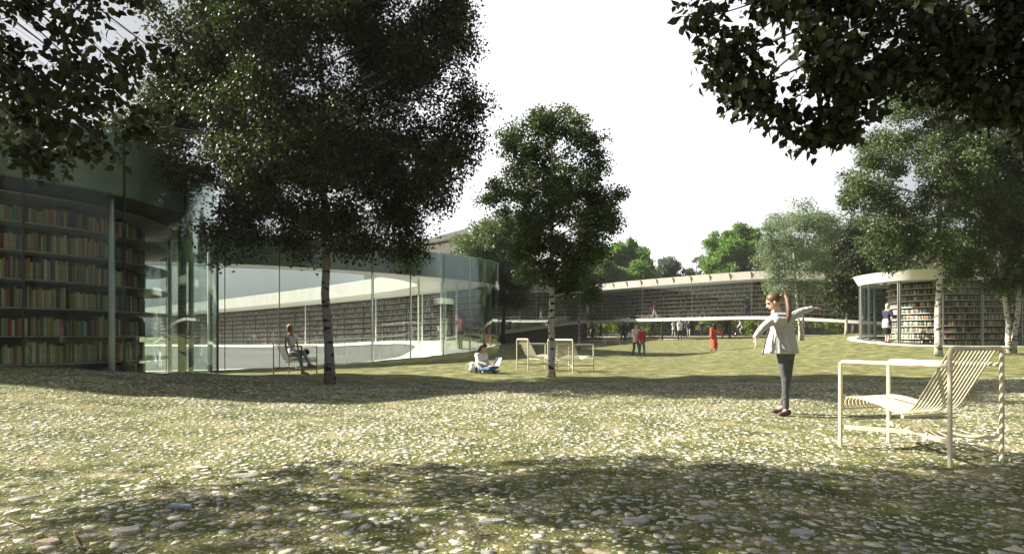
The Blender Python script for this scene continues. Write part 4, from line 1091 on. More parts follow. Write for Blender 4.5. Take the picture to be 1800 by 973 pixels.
def grass():
    rg = np.random.default_rng(6); N = 90000
    Y = 2.3 + (rg.random(N) ** .8) * 7.5; x = (rg.random(N) * 2 - 1) * (Y * .86 + .2)
    pat = np.sin(x * 1.3 + 2 * np.sin(Y * .9)) * np.sin(Y * 1.9 + 1.5 * np.sin(x * 1.1 + 1)) + .5 * np.sin(x * 5.3) * np.sin(Y * 6.1)
    k = rg.random(N) < .40 + .5 * pat; k &= ~(np.hypot(x - DC[0], Y - DC[1]) < 4.7); x, Y = x[k], Y[k]; n = len(x)
    z = hraw(x, Y) + 0.02 * np.sin(x * 1.7 + Y * .6) * np.sin(Y * 1.3 - x * .4) + 0.012 * np.sin(x * 4.1) * np.sin(Y * 3.3)
    a = rg.uniform(0, 2 * PI, n); w_ = rg.uniform(.0015, .003, n); h = rg.uniform(.006, .022, n); ln = rg.uniform(0, .022, n); b_ = rg.uniform(0, 2 * PI, n)
    V = np.zeros((n, 3, 3)); V[:, 0] = np.stack([x - np.cos(a) * w_, Y - np.sin(a) * w_, z - .002], -1); V[:, 1] = np.stack([x + np.cos(a) * w_, Y + np.sin(a) * w_, z - .002], -1)
    V[:, 2] = np.stack([x + np.cos(b_) * ln, Y + np.sin(b_) * ln, z + h], -1)
    me = np_mesh('grass', V.reshape(-1, 3), np.arange(n * 3), np.arange(n) * 3, M['grass_blade'])
    tag(link('grass', me), 'short sparse grass and moss between the stones', 'grass', kind='stuff')
grass()

# ------------------------------------------------------------------ slatted armchairs
def armchair(label, c, fwd, D=.92, W=.62, mat='chair_cream', mat_s=None, nsl=13, group=None, z=None, S=1.0, name='slatted_armchair'):
    """c: (x,y) centre, fwd: direction the sitter faces"""
    f = Vector((fwd[0], fwd[1], 0)).normalized(); a = math.atan2(f.y, f.x)
    root = empty(name, (c[0], c[1], gz(*c) - .005 if z is None else z), a)
    root.scale = (S, S, S)
    tag(root, label, 'armchair', group)
    m = M[mat]; ms = M[mat_s or mat]; r = .0165; HA = .735; HB = .865
    def corner(p, q, s, rc=.045, n=5):
        """rounded corner points at q between p and s"""
        p, q, s = Vector(p), Vector(q), Vector(s); a_ = q + (p - q).normalized() * rc; b_ = q + (s - q).normalized() * rc
        return [tuple((1 - t) ** 2 * a_ + 2 * t * (1 - t) * q + t * t * b_) for t in np.linspace(0, 1, n)]
    x0, x1 = -D / 2, D / 2; y0, y1 = -W / 2, W / 2
    # rear frame: two tall legs joined by the top bar
    pts = [(x0, y0, 0)] + corner((x0, y0, 0), (x0, y0, HB), (x0, y1, HB)) + corner((x0, y0, HB), (x0, y1, HB), (x0, y1, 0)) + [(x0, y1, 0)]
    mb = MB(); mb.tube(pts, r, 12); mb.build('rear_frame', m, root, autos=True)
    for y in (y0, y1):
        pts = [(x1, y, 0)] + corner((x1, y, 0), (x1, y, HA), (x0, y, HA)) + [(x0 + r, y, HA)]
        mb = MB(); mb.tube(pts, r, 12); mb.build('arm_frame', m, root, autos=True)
    # side profile of the slats
    prof = []
    for t in np.linspace(0, 1, 5): prof.append((x1 - .02 + .035 * math.sin(t * PI), .335 + .095 * t))
    seat = bez(np.array([x1 - .03, .435]), np.array([x1 - .10, .44]), np.array([x1 - .20, .425]), 5)
    prof += [tuple(q) for q in seat[1:]]
    lo = np.array([x0 + .36, .335]); prof += [(x1 - .35, .395)]
    cur = bez(np.array([x0 + .46, .355]), np.array([x0 + .34, .325]), np.array([x0 + .27, .43]), 8); prof += [tuple(q) for q in cur]
    top = bez(np.array([x0 + .05, .80]), np.array([x0 + .015, .865]), np.array([x0 - .012, HB + .014]), 5); prof += [tuple(q) for q in top]
    prof += [(x0 - .022, HB - .02)]
    prof = np.array(prof); prof = resample(prof, n=60)
    tg = np.gradient(prof, axis=0); tg /= np.linalg.norm(tg, axis=1)[:, None]; nr = np.c_[-tg[:, 1], tg[:, 0]]
    wsl = .024; T = .005
    ys = np.linspace(y0 + .035, y1 - .035, nsl)
    for y in ys:
        mb = MB()
        A_ = prof + nr * T / 2; B_ = prof - nr * T / 2
        section_loop(mb, [np.c_[A_[:, 0], np.full(60, y - wsl / 2), A_[:, 1]], np.c_[A_[:, 0], np.full(60, y + wsl / 2), A_[:, 1]], np.c_[B_[:, 0], np.full(60, y + wsl / 2), B_[:, 1]], np.c_[B_[:, 0], np.full(60, y - wsl / 2), B_[:, 1]]])
        mb.build('slat', ms, root, autos=True)
    for (x, zz) in ((x1 - .005, .33), (x0 + .37, .325)):
        mb = MB(); mb.box((x, 0, zz), (.022, W - .02, .02)); mb.build('cross_rail', m, root)
    # crossed flat stretchers
    Ld = math.hypot(D, W); an = math.atan2(W, D)
    mb = MB(); mb.box((0, 0, .175), (Ld - .03, .008, .035), an); mb.build('stretcher', m, root)
    mb = MB(); mb.box((0, 0, .1765), (Ld - .03, .0085, .0345), -an); mb.build('stretcher', m, root)
    return root
armchair('cream slatted metal armchair large in the right foreground, back to the right', (3.285, 5.087), (-.38, .925), D=.92, W=.60)
armchair('grey slatted armchair with brown frame the blonde woman sits in', (X(519, 16.2), 16.2), (.93, -.30), D=.86, W=.62, mat='chair_brown', mat_s='chair_grey')
armchair('pale slatted armchair left of the birch trunk, seen from the side', (X(944, 17.2), 17.2), (.88, .48), mat='chair_olive', group='pair of lawn chairs by the birch')
armchair('pale wide slatted armchair right of the birch trunk, back to the viewer', (X(1004, 16.3), 16.4), (.66, .75), W=.80, nsl=17, mat='chair_olive', group='pair of lawn chairs by the birch')

# white table under the bridge
tx_, ty_ = X(1074, 47), 47; tz = gz(tx_, ty_)
tb = empty('garden_table', (tx_, ty_, tz)); tag(tb, 'small white garden table with benches under the bridge end', 'table')
mb = MB(); mb.box((0, 0, .74), (1.3, .7, .04)); mb.build('table_top', M['steel_white'], tb)
for sx in (-1, 1):
    for sy in (-1, 1):
        mb = MB(); mb.tube([(sx * .55, sy * .28, 0), (sx * .58, sy * .3, .72)], .02, 8); mb.build('leg', M['steel_white'], tb)
for sy in (-1, 1):
    bn = empty('garden_bench', (tx_, ty_ + sy * .75, tz)); tag(bn, 'low white bench on the %s side of the white garden table' % ('near' if sy < 0 else 'far'), 'bench', 'benches at the white table')
    mb = MB(); mb.box((0, 0, .44), (1.2, .3, .04)); mb.build('seat', M['steel_white'], bn)
    for sx in (-1, 1):
        mb = MB(); mb.box((sx * .5, 0, .21), (.03, .26, .42)); mb.build('leg', M['steel_white'], bn)

# ------------------------------------------------------------------ people
def cloth(name, col, rough=.85):
    m = simple(name, col, rough, .10, 14, bump=.25, bscale=220); n = m.node_tree
    b = n.nodes['Principled BSDF']; old = [q for q in n.nodes if q.type == 'BUMP'][0]
    t = n.nodes.new('ShaderNodeTexCoord'); mp = n.nodes.new('ShaderNodeMapping'); mp.inputs['Scale'].default_value = (1, 1, .45); mp.inputs['Rotation'].default_value = (.3, .5, 0)
    w_ = n.nodes.new('ShaderNodeTexNoise'); w_.inputs['Scale'].default_value = 13; w_.inputs['Detail'].default_value = 2; w_.inputs['Distortion'].default_value = .8
    n.links.new(t.outputs['Object'], mp.inputs[0]); n.links.new(mp.outputs[0], w_.inputs['Vector'])
    bp = n.nodes.new('ShaderNodeBump'); bp.inputs['Strength'].default_value = .7; bp.inputs['Distance'].default_value = .05
    n.links.new(w_.outputs['Fac'], bp.inputs['Height']); n.links.new(old.outputs[0], bp.inputs['Normal']); n.links.new(bp.outputs[0], b.inputs['Normal'])
    return m
SKIN = {k: simple('skin_' + k, c, .5, .06, 20) for k, c in dict(light=(.55, .36, .27), tan=(.42, .26, .18), brown=(.20, .11, .07)).items()}
def hair_mat(name, c):
    m, n, b = mat_new(name); tcn = n.nodes.new('ShaderNodeTexCoord'); mp = n.nodes.new('ShaderNodeMapping'); mp.inputs['Scale'].default_value = (60, 60, 5)
    n.links.new(tcn.outputs['Object'], mp.inputs['Vector']); a = n.nodes.new('ShaderNodeTexNoise'); a.inputs['Scale'].default_value = 3; a.inputs['Detail'].default_value = 4
    n.links.new(mp.outputs[0], a.inputs['Vector']); r = ramp(n, [(.3, tuple(x * .55 for x in c)), (.7, tuple(min(1, x * 1.5) for x in c))]); n.links.new(a.outputs['Fac'], r.inputs[0])
    n.links.new(r.outputs[0], b.inputs['Base Color']); b.inputs['Roughness'].default_value = .42
    bp = n.nodes.new('ShaderNodeBump'); bp.inputs['Strength'].default_value = .6; bp.inputs['Distance'].default_value = .004; n.links.new(a.outputs['Fac'], bp.inputs['Height']); n.links.new(bp.outputs[0], b.inputs['Normal'])
    return m
HAIR = dict(dark=hair_mat('hair_dark', (.025, .018, .014)), brown=hair_mat('hair_brown', (.10, .055, .03)), blonde=hair_mat('hair_blonde', (.38, .24, .11)), grey=hair_mat('hair_grey', (.45, .42, .38)), black=hair_mat('hair_black', (.008, .008, .009)))
_cm = {}
def CM(col):
    k = tuple(round(c, 3) for c in col)
    if k not in _cm: _cm[k] = cloth('cloth_' + '_'.join(str(int(c * 100)) for c in k), col)
    return _cm[k]

def head_shapes(mb, c, s, fwd, up=Vector((0, 0, 1)), ears=True):
    """head about .225*s m tall around centre c looking along fwd"""
    f = Vector(fwd).normalized(); u = Vector(up); u = (u - f * u.dot(f)).normalized(); r = f.cross(u)
    R = Matrix((r, f, u)).transposed()
    g = lambda x, y, z: Vector(c) + R @ Vector((x, y, z)) * s
    mb.sphere(g(0, -.012, .028), (.074 * s, .092 * s, .086 * s), 16, 10, R)
    mb.sphere(g(0, .020, -.028), (.058 * s, .066 * s, .078 * s), 14, 10, R)
    mb.sphere(g(0, .052, -.072), (.024 * s, .024 * s, .022 * s), 10, 8, R)        # chin
    mb.caps(g(0, .080, .008), g(0, .104, -.026), .008 * s, .013 * s, 8)               # nose
    mb.sphere(g(0, .083, -.050), (.022 * s, .009 * s, .009 * s), 8, 6, R)           # mouth
    mb.sphere(g(0, .070, .030), (.05 * s, .018 * s, .010 * s), 8, 6, R)             # brow
    if ears:
        for k in (-1, 1): mb.sphere(g(k * .076, -.005, -.008), (.010 * s, .018 * s, .030 * s), 8, 6, R)
    return g, R

def hand_shapes(mb, wrist, d, palm_n, s, curl=.35, fine=True):
    """palm and five unequal, bent fingers"""
    d = Vector(d).normalized(); n = Vector(palm_n); n = (n - d * n.dot(d)).normalized(); t = d.cross(n)
    W0 = Vector(wrist)
    if not fine:
        mb.caps(W0, W0 + d * .09 * s, .028 * s, .024 * s, 8); mb.caps(W0 + d * .09 * s, W0 + (d + n * .5).normalized() * .15 * s, .02 * s, .012 * s, 8); mb.caps(W0 + d * .02 * s, W0 + (d * .7 + t).normalized() * .08 * s, .014 * s, .011 * s, 6); return
    for k in range(4):
        a = (k - 1.5) * .019 * s; mb.caps(W0 + t * a * .7, W0 + d * .08 * s + t * a, .0135 * s, .0125 * s, 8)
    for k, L in enumerate((.066, .076, .071, .055)):
        a = (1.5 - k) * .0205 * s; p = W0 + d * .082 * s + t * a; dd = (d + t * (1.5 - k) * .10).normalized(); L *= s; c0 = curl * (1 + .15 * k)
        for j, q in enumerate((.45, .32, .23)):
            ang = c0 * (j + .4); e = (dd * math.cos(ang) + n * math.sin(ang)).normalized(); p2 = p + e * L * q
            mb.caps(p, p2, (.0092 - .0008 * j) * s, (.0086 - .001 * j) * s, 8); p = p2
    p = W0 + d * .018 * s + t * .022 * s; e = (d * .75 + t * .75 + n * .25).normalized(); p2 = p + e * .038 * s; mb.caps(p, p2, .0125 * s, .0105 * s, 8)
    e2 = (d * .95 + t * .35 + n * .35).normalized(); mb.caps(p2, p2 + e2 * .032 * s, .0105 * s, .0085 * s, 8)

def person(label, J, look, s=1.0, skin='light', hair='dark', hair_style='short', top=(.3, .3, .3), bottom=(.05, .06, .1), shoes=(.03, .03, .03), group=None, sleeves='long', skirt=None, coat=None,
           vox=.014, fine=False, girth=1.0, base=None, handdir=None, toes=None, shirt_len=.10, legs_bare=False):
    """J: world joints: head neck shL shR elL elR wrL wrR pelvis hipL hipR knL knR anL anR toL toR"""
    J = {k: Vector(v) for k, v in J.items()}
    b = base or ((J['anL'] + J['anR']) / 2)
    zb = min(J['toL'].z, J['toR'].z) - .025 * s
    root = empty('person', (b[0], b[1], zb)); tag(root, label, 'person', group)
    o = Vector((b[0], b[1], zb)); J = {k: v - o for k, v in J.items()}
    g = girth * s
    mb = MB()
    gh, R = head_shapes(mb, J['head'], s * 1.0, look)
    mb.caps(J['neck'], J['head'] + R @ Vector((0, -.015, -.05)) * s, .050 * s, .048 * s)
    chest = (J['shL'] + J['shR']) / 2
    mid = (chest + J['pelvis']) / 2
    for a in ('L', 'R'):
        mb.caps(J['neck'] - Vector((0, 0, .01)) * s, J['sh' + a], .045 * s, .046 * g)
        mb.caps(J['sh' + a], J['el' + a], .043 * g, .034 * g); mb.caps(J['el' + a], J['wr' + a], .034 * g, .023 * g)
        mb.caps(chest.lerp(J['sh' + a], .45) - (chest - mid) * .25, mid.lerp(J['hip' + a], .35), .080 * g, .075 * g)
        mb.caps(J['hip' + a], J['kn' + a], .074 * g, .048 * g); mb.caps(J['kn' + a], J['an' + a], .048 * g, .031 * g)
        mb.caps(J['an' + a], J['to' + a], .032 * s, .024 * s)
        hd = (J['wr' + a] - J['el' + a]).normalized()
        if handdir and a in handdir: hd = Vector(handdir[a]).normalized()
        hand_shapes(mb, J['wr' + a], hd, Vector((0, 0, -1)) if abs(hd.z) < .7 else Vector((-1, .2, 0)) if a == 'L' else Vector((1, .2, 0)), s, .3, fine)
    mb.caps(J['pelvis'], mid, .10 * g, .09 * g)
    remeshed(mb, vox, 'body', SKIN[skin], root, 3)
    ex = .012 * s + vox * .35
    # shirt or jacket
    if coat is None:
        mb = MB()
        for a in ('L', 'R'):
            mb.caps(chest.lerp(J['sh' + a], .2) + Vector((0, 0, -.01)), J['sh' + a], .052 * g + ex, .052 * g + ex)
            mb.caps(chest.lerp(J['sh' + a], .45) - (chest - mid) * .25, mid.lerp(J['hip' + a], .35), .085 * g + ex, .085 * g + ex)
            mb.caps(mid.lerp(J['hip' + a], .3), J['hip' + a].lerp(mid, .0) + (J['pelvis'] - mid) * .1, .085 * g + ex, .088 * g + ex)
            if sleeves == 'long': mb.caps(J['sh' + a], J['el' + a], .048 * g + ex, .040 * g + ex); mb.caps(J['el' + a], J['wr' + a].lerp(J['el' + a], .08), .040 * g + ex, .028 * g + ex)
            elif sleeves == 'short': mb.caps(J['sh' + a], J['sh' + a].lerp(J['el' + a], .6), .050 * g + ex, .046 * g + ex)
        remeshed(mb, vox, 'shirt', CM(top), root, 3)
    else: coat(root, J, o)
    if skirt is None:
        mb = MB()
        for a in ('L', 'R'):
            mb.caps(J['pelvis'].lerp(J['hip' + a], .6), J['hip' + a], .088 * g + ex * .6, .080 * g + ex * .6)
            mb.caps(J['hip' + a], J['kn' + a], .078 * g + ex * .5, .053 * g + ex * .5); mb.caps(J['kn' + a], J['an' + a].lerp(J['kn' + a], .1), .053 * g + ex * .5, .040 * g + ex * .5)
        mb.caps(J['hipL'], J['hipR'], .085 * g + ex * .5, .085 * g + ex * .5)
        remeshed(mb, vox, 'trousers' if not legs_bare else 'leggings', CM(bottom), root, 3)
    else: skirt(root, J, o)
    for a in ('L', 'R'):
        mb = MB(); f_ = (J['to' + a] - J['an' + a]); f_.z = 0; f_ = f_.normalized() if f_.length > .01 else Vector((0, -1, 0))
        mb.caps(J['an' + a] + Vector((0, 0, -.035)) * s - f_ * .035 * s, J['to' + a] + f_ * .03 * s, .040 * s, .032 * s); mb.caps(J['an' + a] + Vector((0, 0, -.02)) * s, J['an' + a] + Vector((0, 0, -.035)) * s, .042 * s, .042 * s)
        remeshed(mb, min(vox, .012), 'shoe', CM(shoes), root, 2)
    # hair
    mb = MB(); h = gh
    hs_ = s
    mb.sphere(h(0, -.022, .040), (.083 * hs_, .096 * hs_, .088 * hs_), 16, 10, R)
    if hair_style == 'bob':
        for k in (-1, 1): mb.caps(h(k * .062, -.015, .03), h(k * .060, -.02, -.085), .035 * hs_, .028 * hs_)
        mb.caps(h(0, -.07, .03), h(0, -.06, -.085), .055 * hs_, .045 * hs_)
    elif hair_style in ('long', 'verylong'):
        L = .22 if hair_style == 'long' else .62
        for k in (-1, 0, 1): mb.caps(h(k * .055, -.055, .02), h(k * .060, -.085, -.14), .045 * hs_, .045 * hs_); mb.caps(h(k * .060, -.085, -.14), h(k * .055, -.10, -.14 - (L - .1)), .045 * hs_, .022 * hs_)
    elif hair_style == 'bun': mb.sphere(h(0, -.11, .06), .035 * hs_)
    elif hair_style == 'pony':
        pass
    remeshed(mb, min(vox, .010), 'hair', HAIR[hair], root, 2)
    return root, J, o, gh, R

def walker(x, y, face_deg, h, stride=.28, arm=.3, z=None, lean=0.0):
    """standing / walking skeleton, face_deg: heading (0 = +x, 90 = away)"""
    s = h / 1.75; a = rad(face_deg); f = Vector((math.cos(a), math.sin(a), 0)); l = Vector((-f.y, f.x, 0)); z0 = gz(x, y) if z is None else z
    o = Vector((x, y, z0)); u = Vector((0, 0, 1))
    dz = -.02 * abs(stride) / .28
    hp = o + u * (.92 + dz) * s; ch = o + u * (1.42 + dz) * s + f * lean * s
    J = dict(pelvis=hp, neck=o + u * (1.49 + dz) * s + f * lean * s, head=o + u * (1.63 + dz) * s + f * (lean + .02) * s)
    for a_, k in (('L', 1), ('R', -1)):
        st = stride * k
        J['sh' + a_] = ch + l * .18 * k * s
        J['el' + a_] = ch + l * .22 * k * s - u * .29 * s - f * arm * k * .35 * s
        J['wr' + a_] = ch + l * .23 * k * s - u * .53 * s - f * (arm * k * .8 - .06) * s
        J['hip' + a_] = hp + l * .09 * k * s - u * .02 * s
        J['kn' + a_] = hp + l * .09 * k * s - u * .45 * s + f * (st * .5 + .05) * s
        J['an' + a_] = o + l * .09 * k * s + u * (.085 + (.07 if st < -.1 else 0)) * s + f * st * s
        J['to' + a_] = J['an' + a_] + f * .15 * s - u * (.055 + (.05 if st < -.1 else 0)) * s
    return J, s, f

def wp(label, px, Y_, h, face, top, bottom, hair='dark', hs_='short', skin='light', stride=.25, z=None, group=None, **kw):
    J, s, f = walker(X(px, Y_), Y_, face, h, stride, kw.pop('arm', .3), z, kw.pop('lean', 0))
    return person(label, J, kw.pop('look', (f.x, f.y, -.05)), s=s, skin=skin, hair=hair, hair_style=hs_, top=top, bottom=bottom, group=group, vox=kw.pop('vox', .017), **kw)

# the girl
def girl():
    Yg = 7.57
    q = lambda px, py, dy=0.0: P(px, py, Yg + dy)
    J = dict(head=q(1359, 531), neck=q(1370, 550, .02), shL=q(1357, 563, -.07), shR=q(1388, 559, .10), elL=q(1340, 576, -.14), wrL=q(1328, 592, -.18), elR=q(1408, 547, .16), wrR=q(1427, 542, .19),
             pelvis=q(1381, 622, .02), hipL=q(1375, 624, -.04), hipR=q(1388, 622, .07), knL=q(1380, 668, -.05), anL=q(1382, 714, -.02), toL=q(1374, 726, -.05),
             knR=q(1385, 662, .13), anR=q(1376, 706, .20), toR=q(1363, 715, .20))
    J['toL'].z = ground_z(J['toL'].x, J['toL'].y) + .022; J['anL'].z = J['toL'].z + .05
    J['toR'].z = ground_z(J['toR'].x, J['toR'].y) + .022; J['anR'].z = J['toR'].z + .055
    def coat(root, J, o):
        c = MB()
        def ring(px, py, hw, dp, n=28, dx=0):
            p = P(px, py, Yg + .02) - o
            return [p + Vector((math.cos(a) * hw * (1 + .05 * math.sin(5 * a + hw * 40)), math.sin(a) * dp * (1 + .05 * math.sin(4 * a)), 0)) for a in np.linspace(0, 2 * PI, n, endpoint=False)]
        S_ = 1 / 145.
        rings = [ring(1371, 546, 7 * S_, .055), ring(1373, 556, 14 * S_, .09), ring(1373, 564, 18 * S_, .125), ring(1375, 580, 19.5 * S_, .14), ring(1375, 595, 24 * S_, .15), ring(1373, 608, 28 * S_, .16), ring(1371, 621, 31 * S_, .17)]
        c.loft(rings)
        for a, r0 in (('L', .058), ('R', .058)):
            c.caps(J['neck'].lerp(J['sh' + a], .5), J['sh' + a], .055, r0); c.caps(J['sh' + a], J['el' + a], r0, .043); c.caps(J['el' + a], J['wr' + a].lerp(J['el' + a], .04), .043, .034)
        # folded hood on the back of the neck
        c.caps(P(1364, 556, Yg - .10) - o, P(1386, 556, Yg - .06) - o, .045, .045); c.caps(P(1366, 562, Yg - .13) - o, P(1386, 564, Yg - .11) - o, .046, .044); c.caps(P(1360, 549, Yg - .02) - o, P(1384, 549, Yg + .02) - o, .034, .034)
        # vertical folds of the back
        for px, dx in ((1360, -2), (1371, 1), (1384, 3)):
            c.tube([P(px, 585, Yg - .125) - o, P(px + dx, 604, Yg - .145) - o, P(px + dx * 2, 620, Yg - .155) - o], [.006, .014, .020], 8)
        ob = remeshed(c, .007, 'coat', CM((.46, .455, .44)), root, 2)
        l = MB(); l.tube([P(1350, 580, Yg - .07) - o, P(1346, 600, Yg - .09) - o, P(1341, 622.5, Yg - .09) - o], [.006, .008, .009], 6); l.build('lining_edge', CM((.05, .045, .05)), root, smooth=True)
    root, JJ, o, gh, R = person('girl in pale grey hooded coat balancing with both arms spread out', J, (-.86, .10, -.42), s=.90, skin='light', hair='brown', hair_style='pony', bottom=(.085, .088, .10), shoes=(.10, .07, .065),
        coat=coat, vox=.0065, fine=True, girth=.78, handdir={'L': (.05, -.1, -1), 'R': (1, .25, .12)})
    mb = MB(); pts = [P(1373, 520, Yg - .04), P(1380, 516, Yg - .05), P(1385, 528, Yg - .09), P(1387, 545, Yg - .13), P(1386, 557, Yg - .145), P(1385, 567, Yg - .15)]
    rr = [.022, .026, .036, .036, .028, .008]
    for i in range(5): mb.caps(pts[i] - o, pts[i + 1] - o, rr[i], rr[i + 1])
    remeshed(mb, .007, 'ponytail', HAIR['brown'], root, 2)
    mb = MB(); mb.sphere(P(1376, 517, Yg - .045) - o, (.020, .026, .028)); mb.build('hair_tie', CM((.02, .02, .02)), root, smooth=True)
    for k in (-1, 1):
        mb = MB(); mb.sphere(gh(k * .030, .074, .008), (.013, .007, .006), 10, 6, R); mb.build('eye', CM((.03, .02, .015)), root, smooth=True)
        mb = MB(); mb.tube([gh(k * .016, .084, .026), gh(k * .032, .079, .031), gh(k * .046, .066, .026)], .0035, 6); mb.build('eyebrow', HAIR['brown'], root, smooth=True)
    mb = MB(); mb.sphere(gh(0, .090, -.050), (.018, .006, .006), 10, 6, R); mb.build('lips', simple('lips', (.40, .14, .12), .4), root, smooth=True)
girl()

# woman with the laptop, sitting on the ground
def laptop_woman():
    Yg = 16.0; q = lambda px, py, dy=0.0: P(px, py, Yg + dy)
    J = dict(head=q(850.5, 610.5, -.04), neck=q(845.5, 619.5), shL=q(853, 623, .10), shR=q(838.5, 624, -.08), elL=q(855, 634, .05), wrL=q(860, 640, -.12), elR=q(841, 637, -.20), wrR=q(855, 641, -.24),
             pelvis=q(841, 648, .02), hipL=q(845, 649, .10), hipR=q(841, 649, -.10), knL=q(873, 644, .12), anL=q(858, 652, -.16), toL=q(850.5, 653.5, -.22),
             knR=q(861, 647.5, -.32), anR=q(869, 651.5, .0), toR=q(875, 651.5, -.05))
    zg = ground_z(X(855, Yg), Yg)
    dz = zg - (min(v.z for v in J.values()) - .03)
    for v in J.values(): v.z += dz if dz > 0 else 0
    person('woman with dark hair in white sweater sitting cross legged with a laptop', J, (.75, -.45, -.45), s=.95, skin='light', hair='dark', hair_style='long', top=(.78, .77, .75), bottom=(.10, .18, .30), shoes=(.75, .74, .72), vox=.012, fine=True)
    lp = empty('laptop', q(866, 642.5, -.22)); tag(lp, 'open silver laptop on the lap of the sitting woman', 'laptop'); lp.rotation_euler = (0, 0, rad(-60)); lp.location.z += max(dz, 0)
    m_ = simple('aluminium', (.62, .64, .66), .35, .03, 10, metal=.3)
    mb = MB(); mb.box((0, 0, 0), (.32, .22, .014)); mb.build('keyboard_base', m_, lp)
    mb = MB(); Mr = Matrix.Rotation(rad(18), 3, 'X') ; mb.box((0, .145, .105), (.32, .009, .215), M=Matrix.Rotation(rad(-20), 3, 'X')); mb.build('screen', m_, lp)
    bp_ = empty('backpack', (X(830, 15.95), 15.95, ground_z(X(830, 15.95), 15.95))); tag(bp_, 'small white backpack beside the woman with the laptop', 'backpack')
    mb = MB(); mb.caps((0, 0, .09), (0, 0, .20), .085, .075); mb.sphere((0, -.06, .10), (.07, .05, .07)); mb.box((0, 0, .03), (.15, .12, .05)); remeshed(mb, .01, 'bag', CM((.72, .70, .66)), bp_, 3)
    for k in (-1, 1):
        mb = MB(); mb.tube([(-.06, k * .04, .24), (-.14, k * .045, .20), (-.16, k * .045, .10), (-.09, k * .04, .02)], .011, 6); mb.build('strap', CM((.60, .58, .54)), bp_, smooth=True)
    bt = empty('drinking_bottle', (X(837, 15.7), 15.7, ground_z(X(837, 15.7), 15.7))); tag(bt, 'dark drinking bottle with pale cap between backpack and woman', 'bottle')
    mb = MB(); mb.tube([(0, 0, 0), (0, 0, .13), (0, 0, .15)], [.033, .033, .026], 14); mb.build('bottle_body', CM((.03, .035, .05)), bt, autos=True)
    mb = MB(); mb.tube([(0, 0, .151), (0, 0, .185)], [.028, .026], 14); mb.build('cap', M['steel_white'], bt, autos=True)
laptop_woman()

def seated_woman():
    Yg = 16.0; q = lambda px, py, dy=0.0: P(px, py, Yg + dy)
    J = dict(head=q(510.5, 577.5, -.02), neck=q(512.5, 587.5), shL=q(519, 591, .12), shR=q(503, 591, -.10), elL=q(522, 602, .14), wrL=q(524, 612, .05), elR=q(502, 609, -.20), wrR=q(507, 624, -.24),
             pelvis=q(511, 618, .02), hipL=q(514, 619, .08), hipR=q(512, 620, -.08), knL=q(533, 618, -.20), anL=q(544, 639, -.36), toL=q(554, 643.5, -.42),
             knR=q(526.5, 625, -.22), anR=q(532.5, 650, -.30), toR=q(540.5, 655, -.38))
    g_ = ground_z(J['toR'].x, J['toR'].y) + .025; J['toR'].z = g_; J['anR'].z = g_ + .06
    person('blonde woman in white tank top and pale trousers sitting crossed legged in armchair', J, (.80, -.45, -.05), s=.93, skin='tan', hair='blonde', hair_style='bob', top=(.76, .74, .76), bottom=(.33, .38, .34), shoes=(.40, .24, .18), vox=.011, fine=True, sleeves='none', girth=.9)
    b_ = MB(); b_.sphere((0, 0, 0), (.09, .06, .075), 14, 10); b_.tube([(-.06, 0, .04), (0, 0, .13), (.06, 0, .04)], .008, 6)
    o = b_.build('handbag', CM((.015, .015, .015)), smooth=True); o.location = q(538, 618.5, .05); tag(o, 'small black handbag lying on the armchair beside the blonde woman', 'handbag')
seated_woman()

# pair on the lawn
root, *_ = wp('man in pale grey t-shirt and jeans walking beside the woman in red', 1118, 33.0, 1.78, -75, (.52, .52, .50), (.07, .10, .17), stride=.20, sleeves='short', z=gz(X(1118, 33), 33), look=(.35, -.8, -.1), girth=1.08)
wp('woman in red jacket and jeans walking beside the man in grey t-shirt', 1128, 33.0, 1.68, -80, (.42, .03, .05), (.10, .15, .24), hair='brown', hs_='long', stride=.16, look=(.1, -1, -.05))

# woman in the orange dress
def orange_mat():
    m, n, b = mat_new('orange_print'); tcn = n.nodes.new('ShaderNodeTexCoord'); vo = n.nodes.new('ShaderNodeTexVoronoi'); vo.inputs['Scale'].default_value = 14; n.links.new(tcn.outputs['Object'], vo.inputs['Vector'])
    r = ramp(n, [(0, (.62, .40, .20)), (.22, (.60, .30, .16)), (.32, (.55, .07, .03)), (1, (.50, .05, .03))]); n.links.new(vo.outputs['Distance'], r.inputs[0]); n.links.new(r.outputs[0], b.inputs['Base Color']); b.inputs['Roughness'].default_value = .8
    return m
OM = orange_mat()
def orange():
    J, s, f = walker(X(1255, 38.5), 38.5, 95, 1.72, .14, .25)
    J['elR'] = J['shR'] + Vector((.22, .05, -.12)); J['wrR'] = J['elR'] + Vector((.12, .05, -.16))
    def dress(root, J, o):
        mb = MB(); c = J['pelvis']
        def ring(z, r, d): return [Vector((c.x + math.cos(a) * r * (1 + .06 * math.sin(6 * a)), c.y + math.sin(a) * d * (1 + .06 * math.sin(6 * a)), z)) for a in np.linspace(0, 2 * PI, 30, endpoint=False)]
        mb.loft([ring(.16, .24, .20), ring(.5, .22, .19), ring(.85, .19, .15), ring(1.05, .15, .12), ring(1.3, .17, .12), ring(1.42, .10, .08)])
        for a in ('L', 'R'): mb.caps(J['sh' + a], J['el' + a], .075, .085); mb.caps(J['el' + a], J['el' + a].lerp(J['wr' + a], .8), .085, .11)
        remeshed(mb, .014, 'dress', OM, root, 3)
    person('woman with very long black hair in orange patterned dress seen from behind', J, (-.1, 1, 0), s=s, skin='tan', hair='black', hair_style='verylong', coat=dress, skirt=lambda *a: None, vox=.015)
orange()
wp('man in white shirt and dark trousers walking under the bridge', 1195, 55.0 if False else 52.0, 1.8, 100, (.74, .74, .76), (.02, .022, .03), hair='grey', stride=.12)
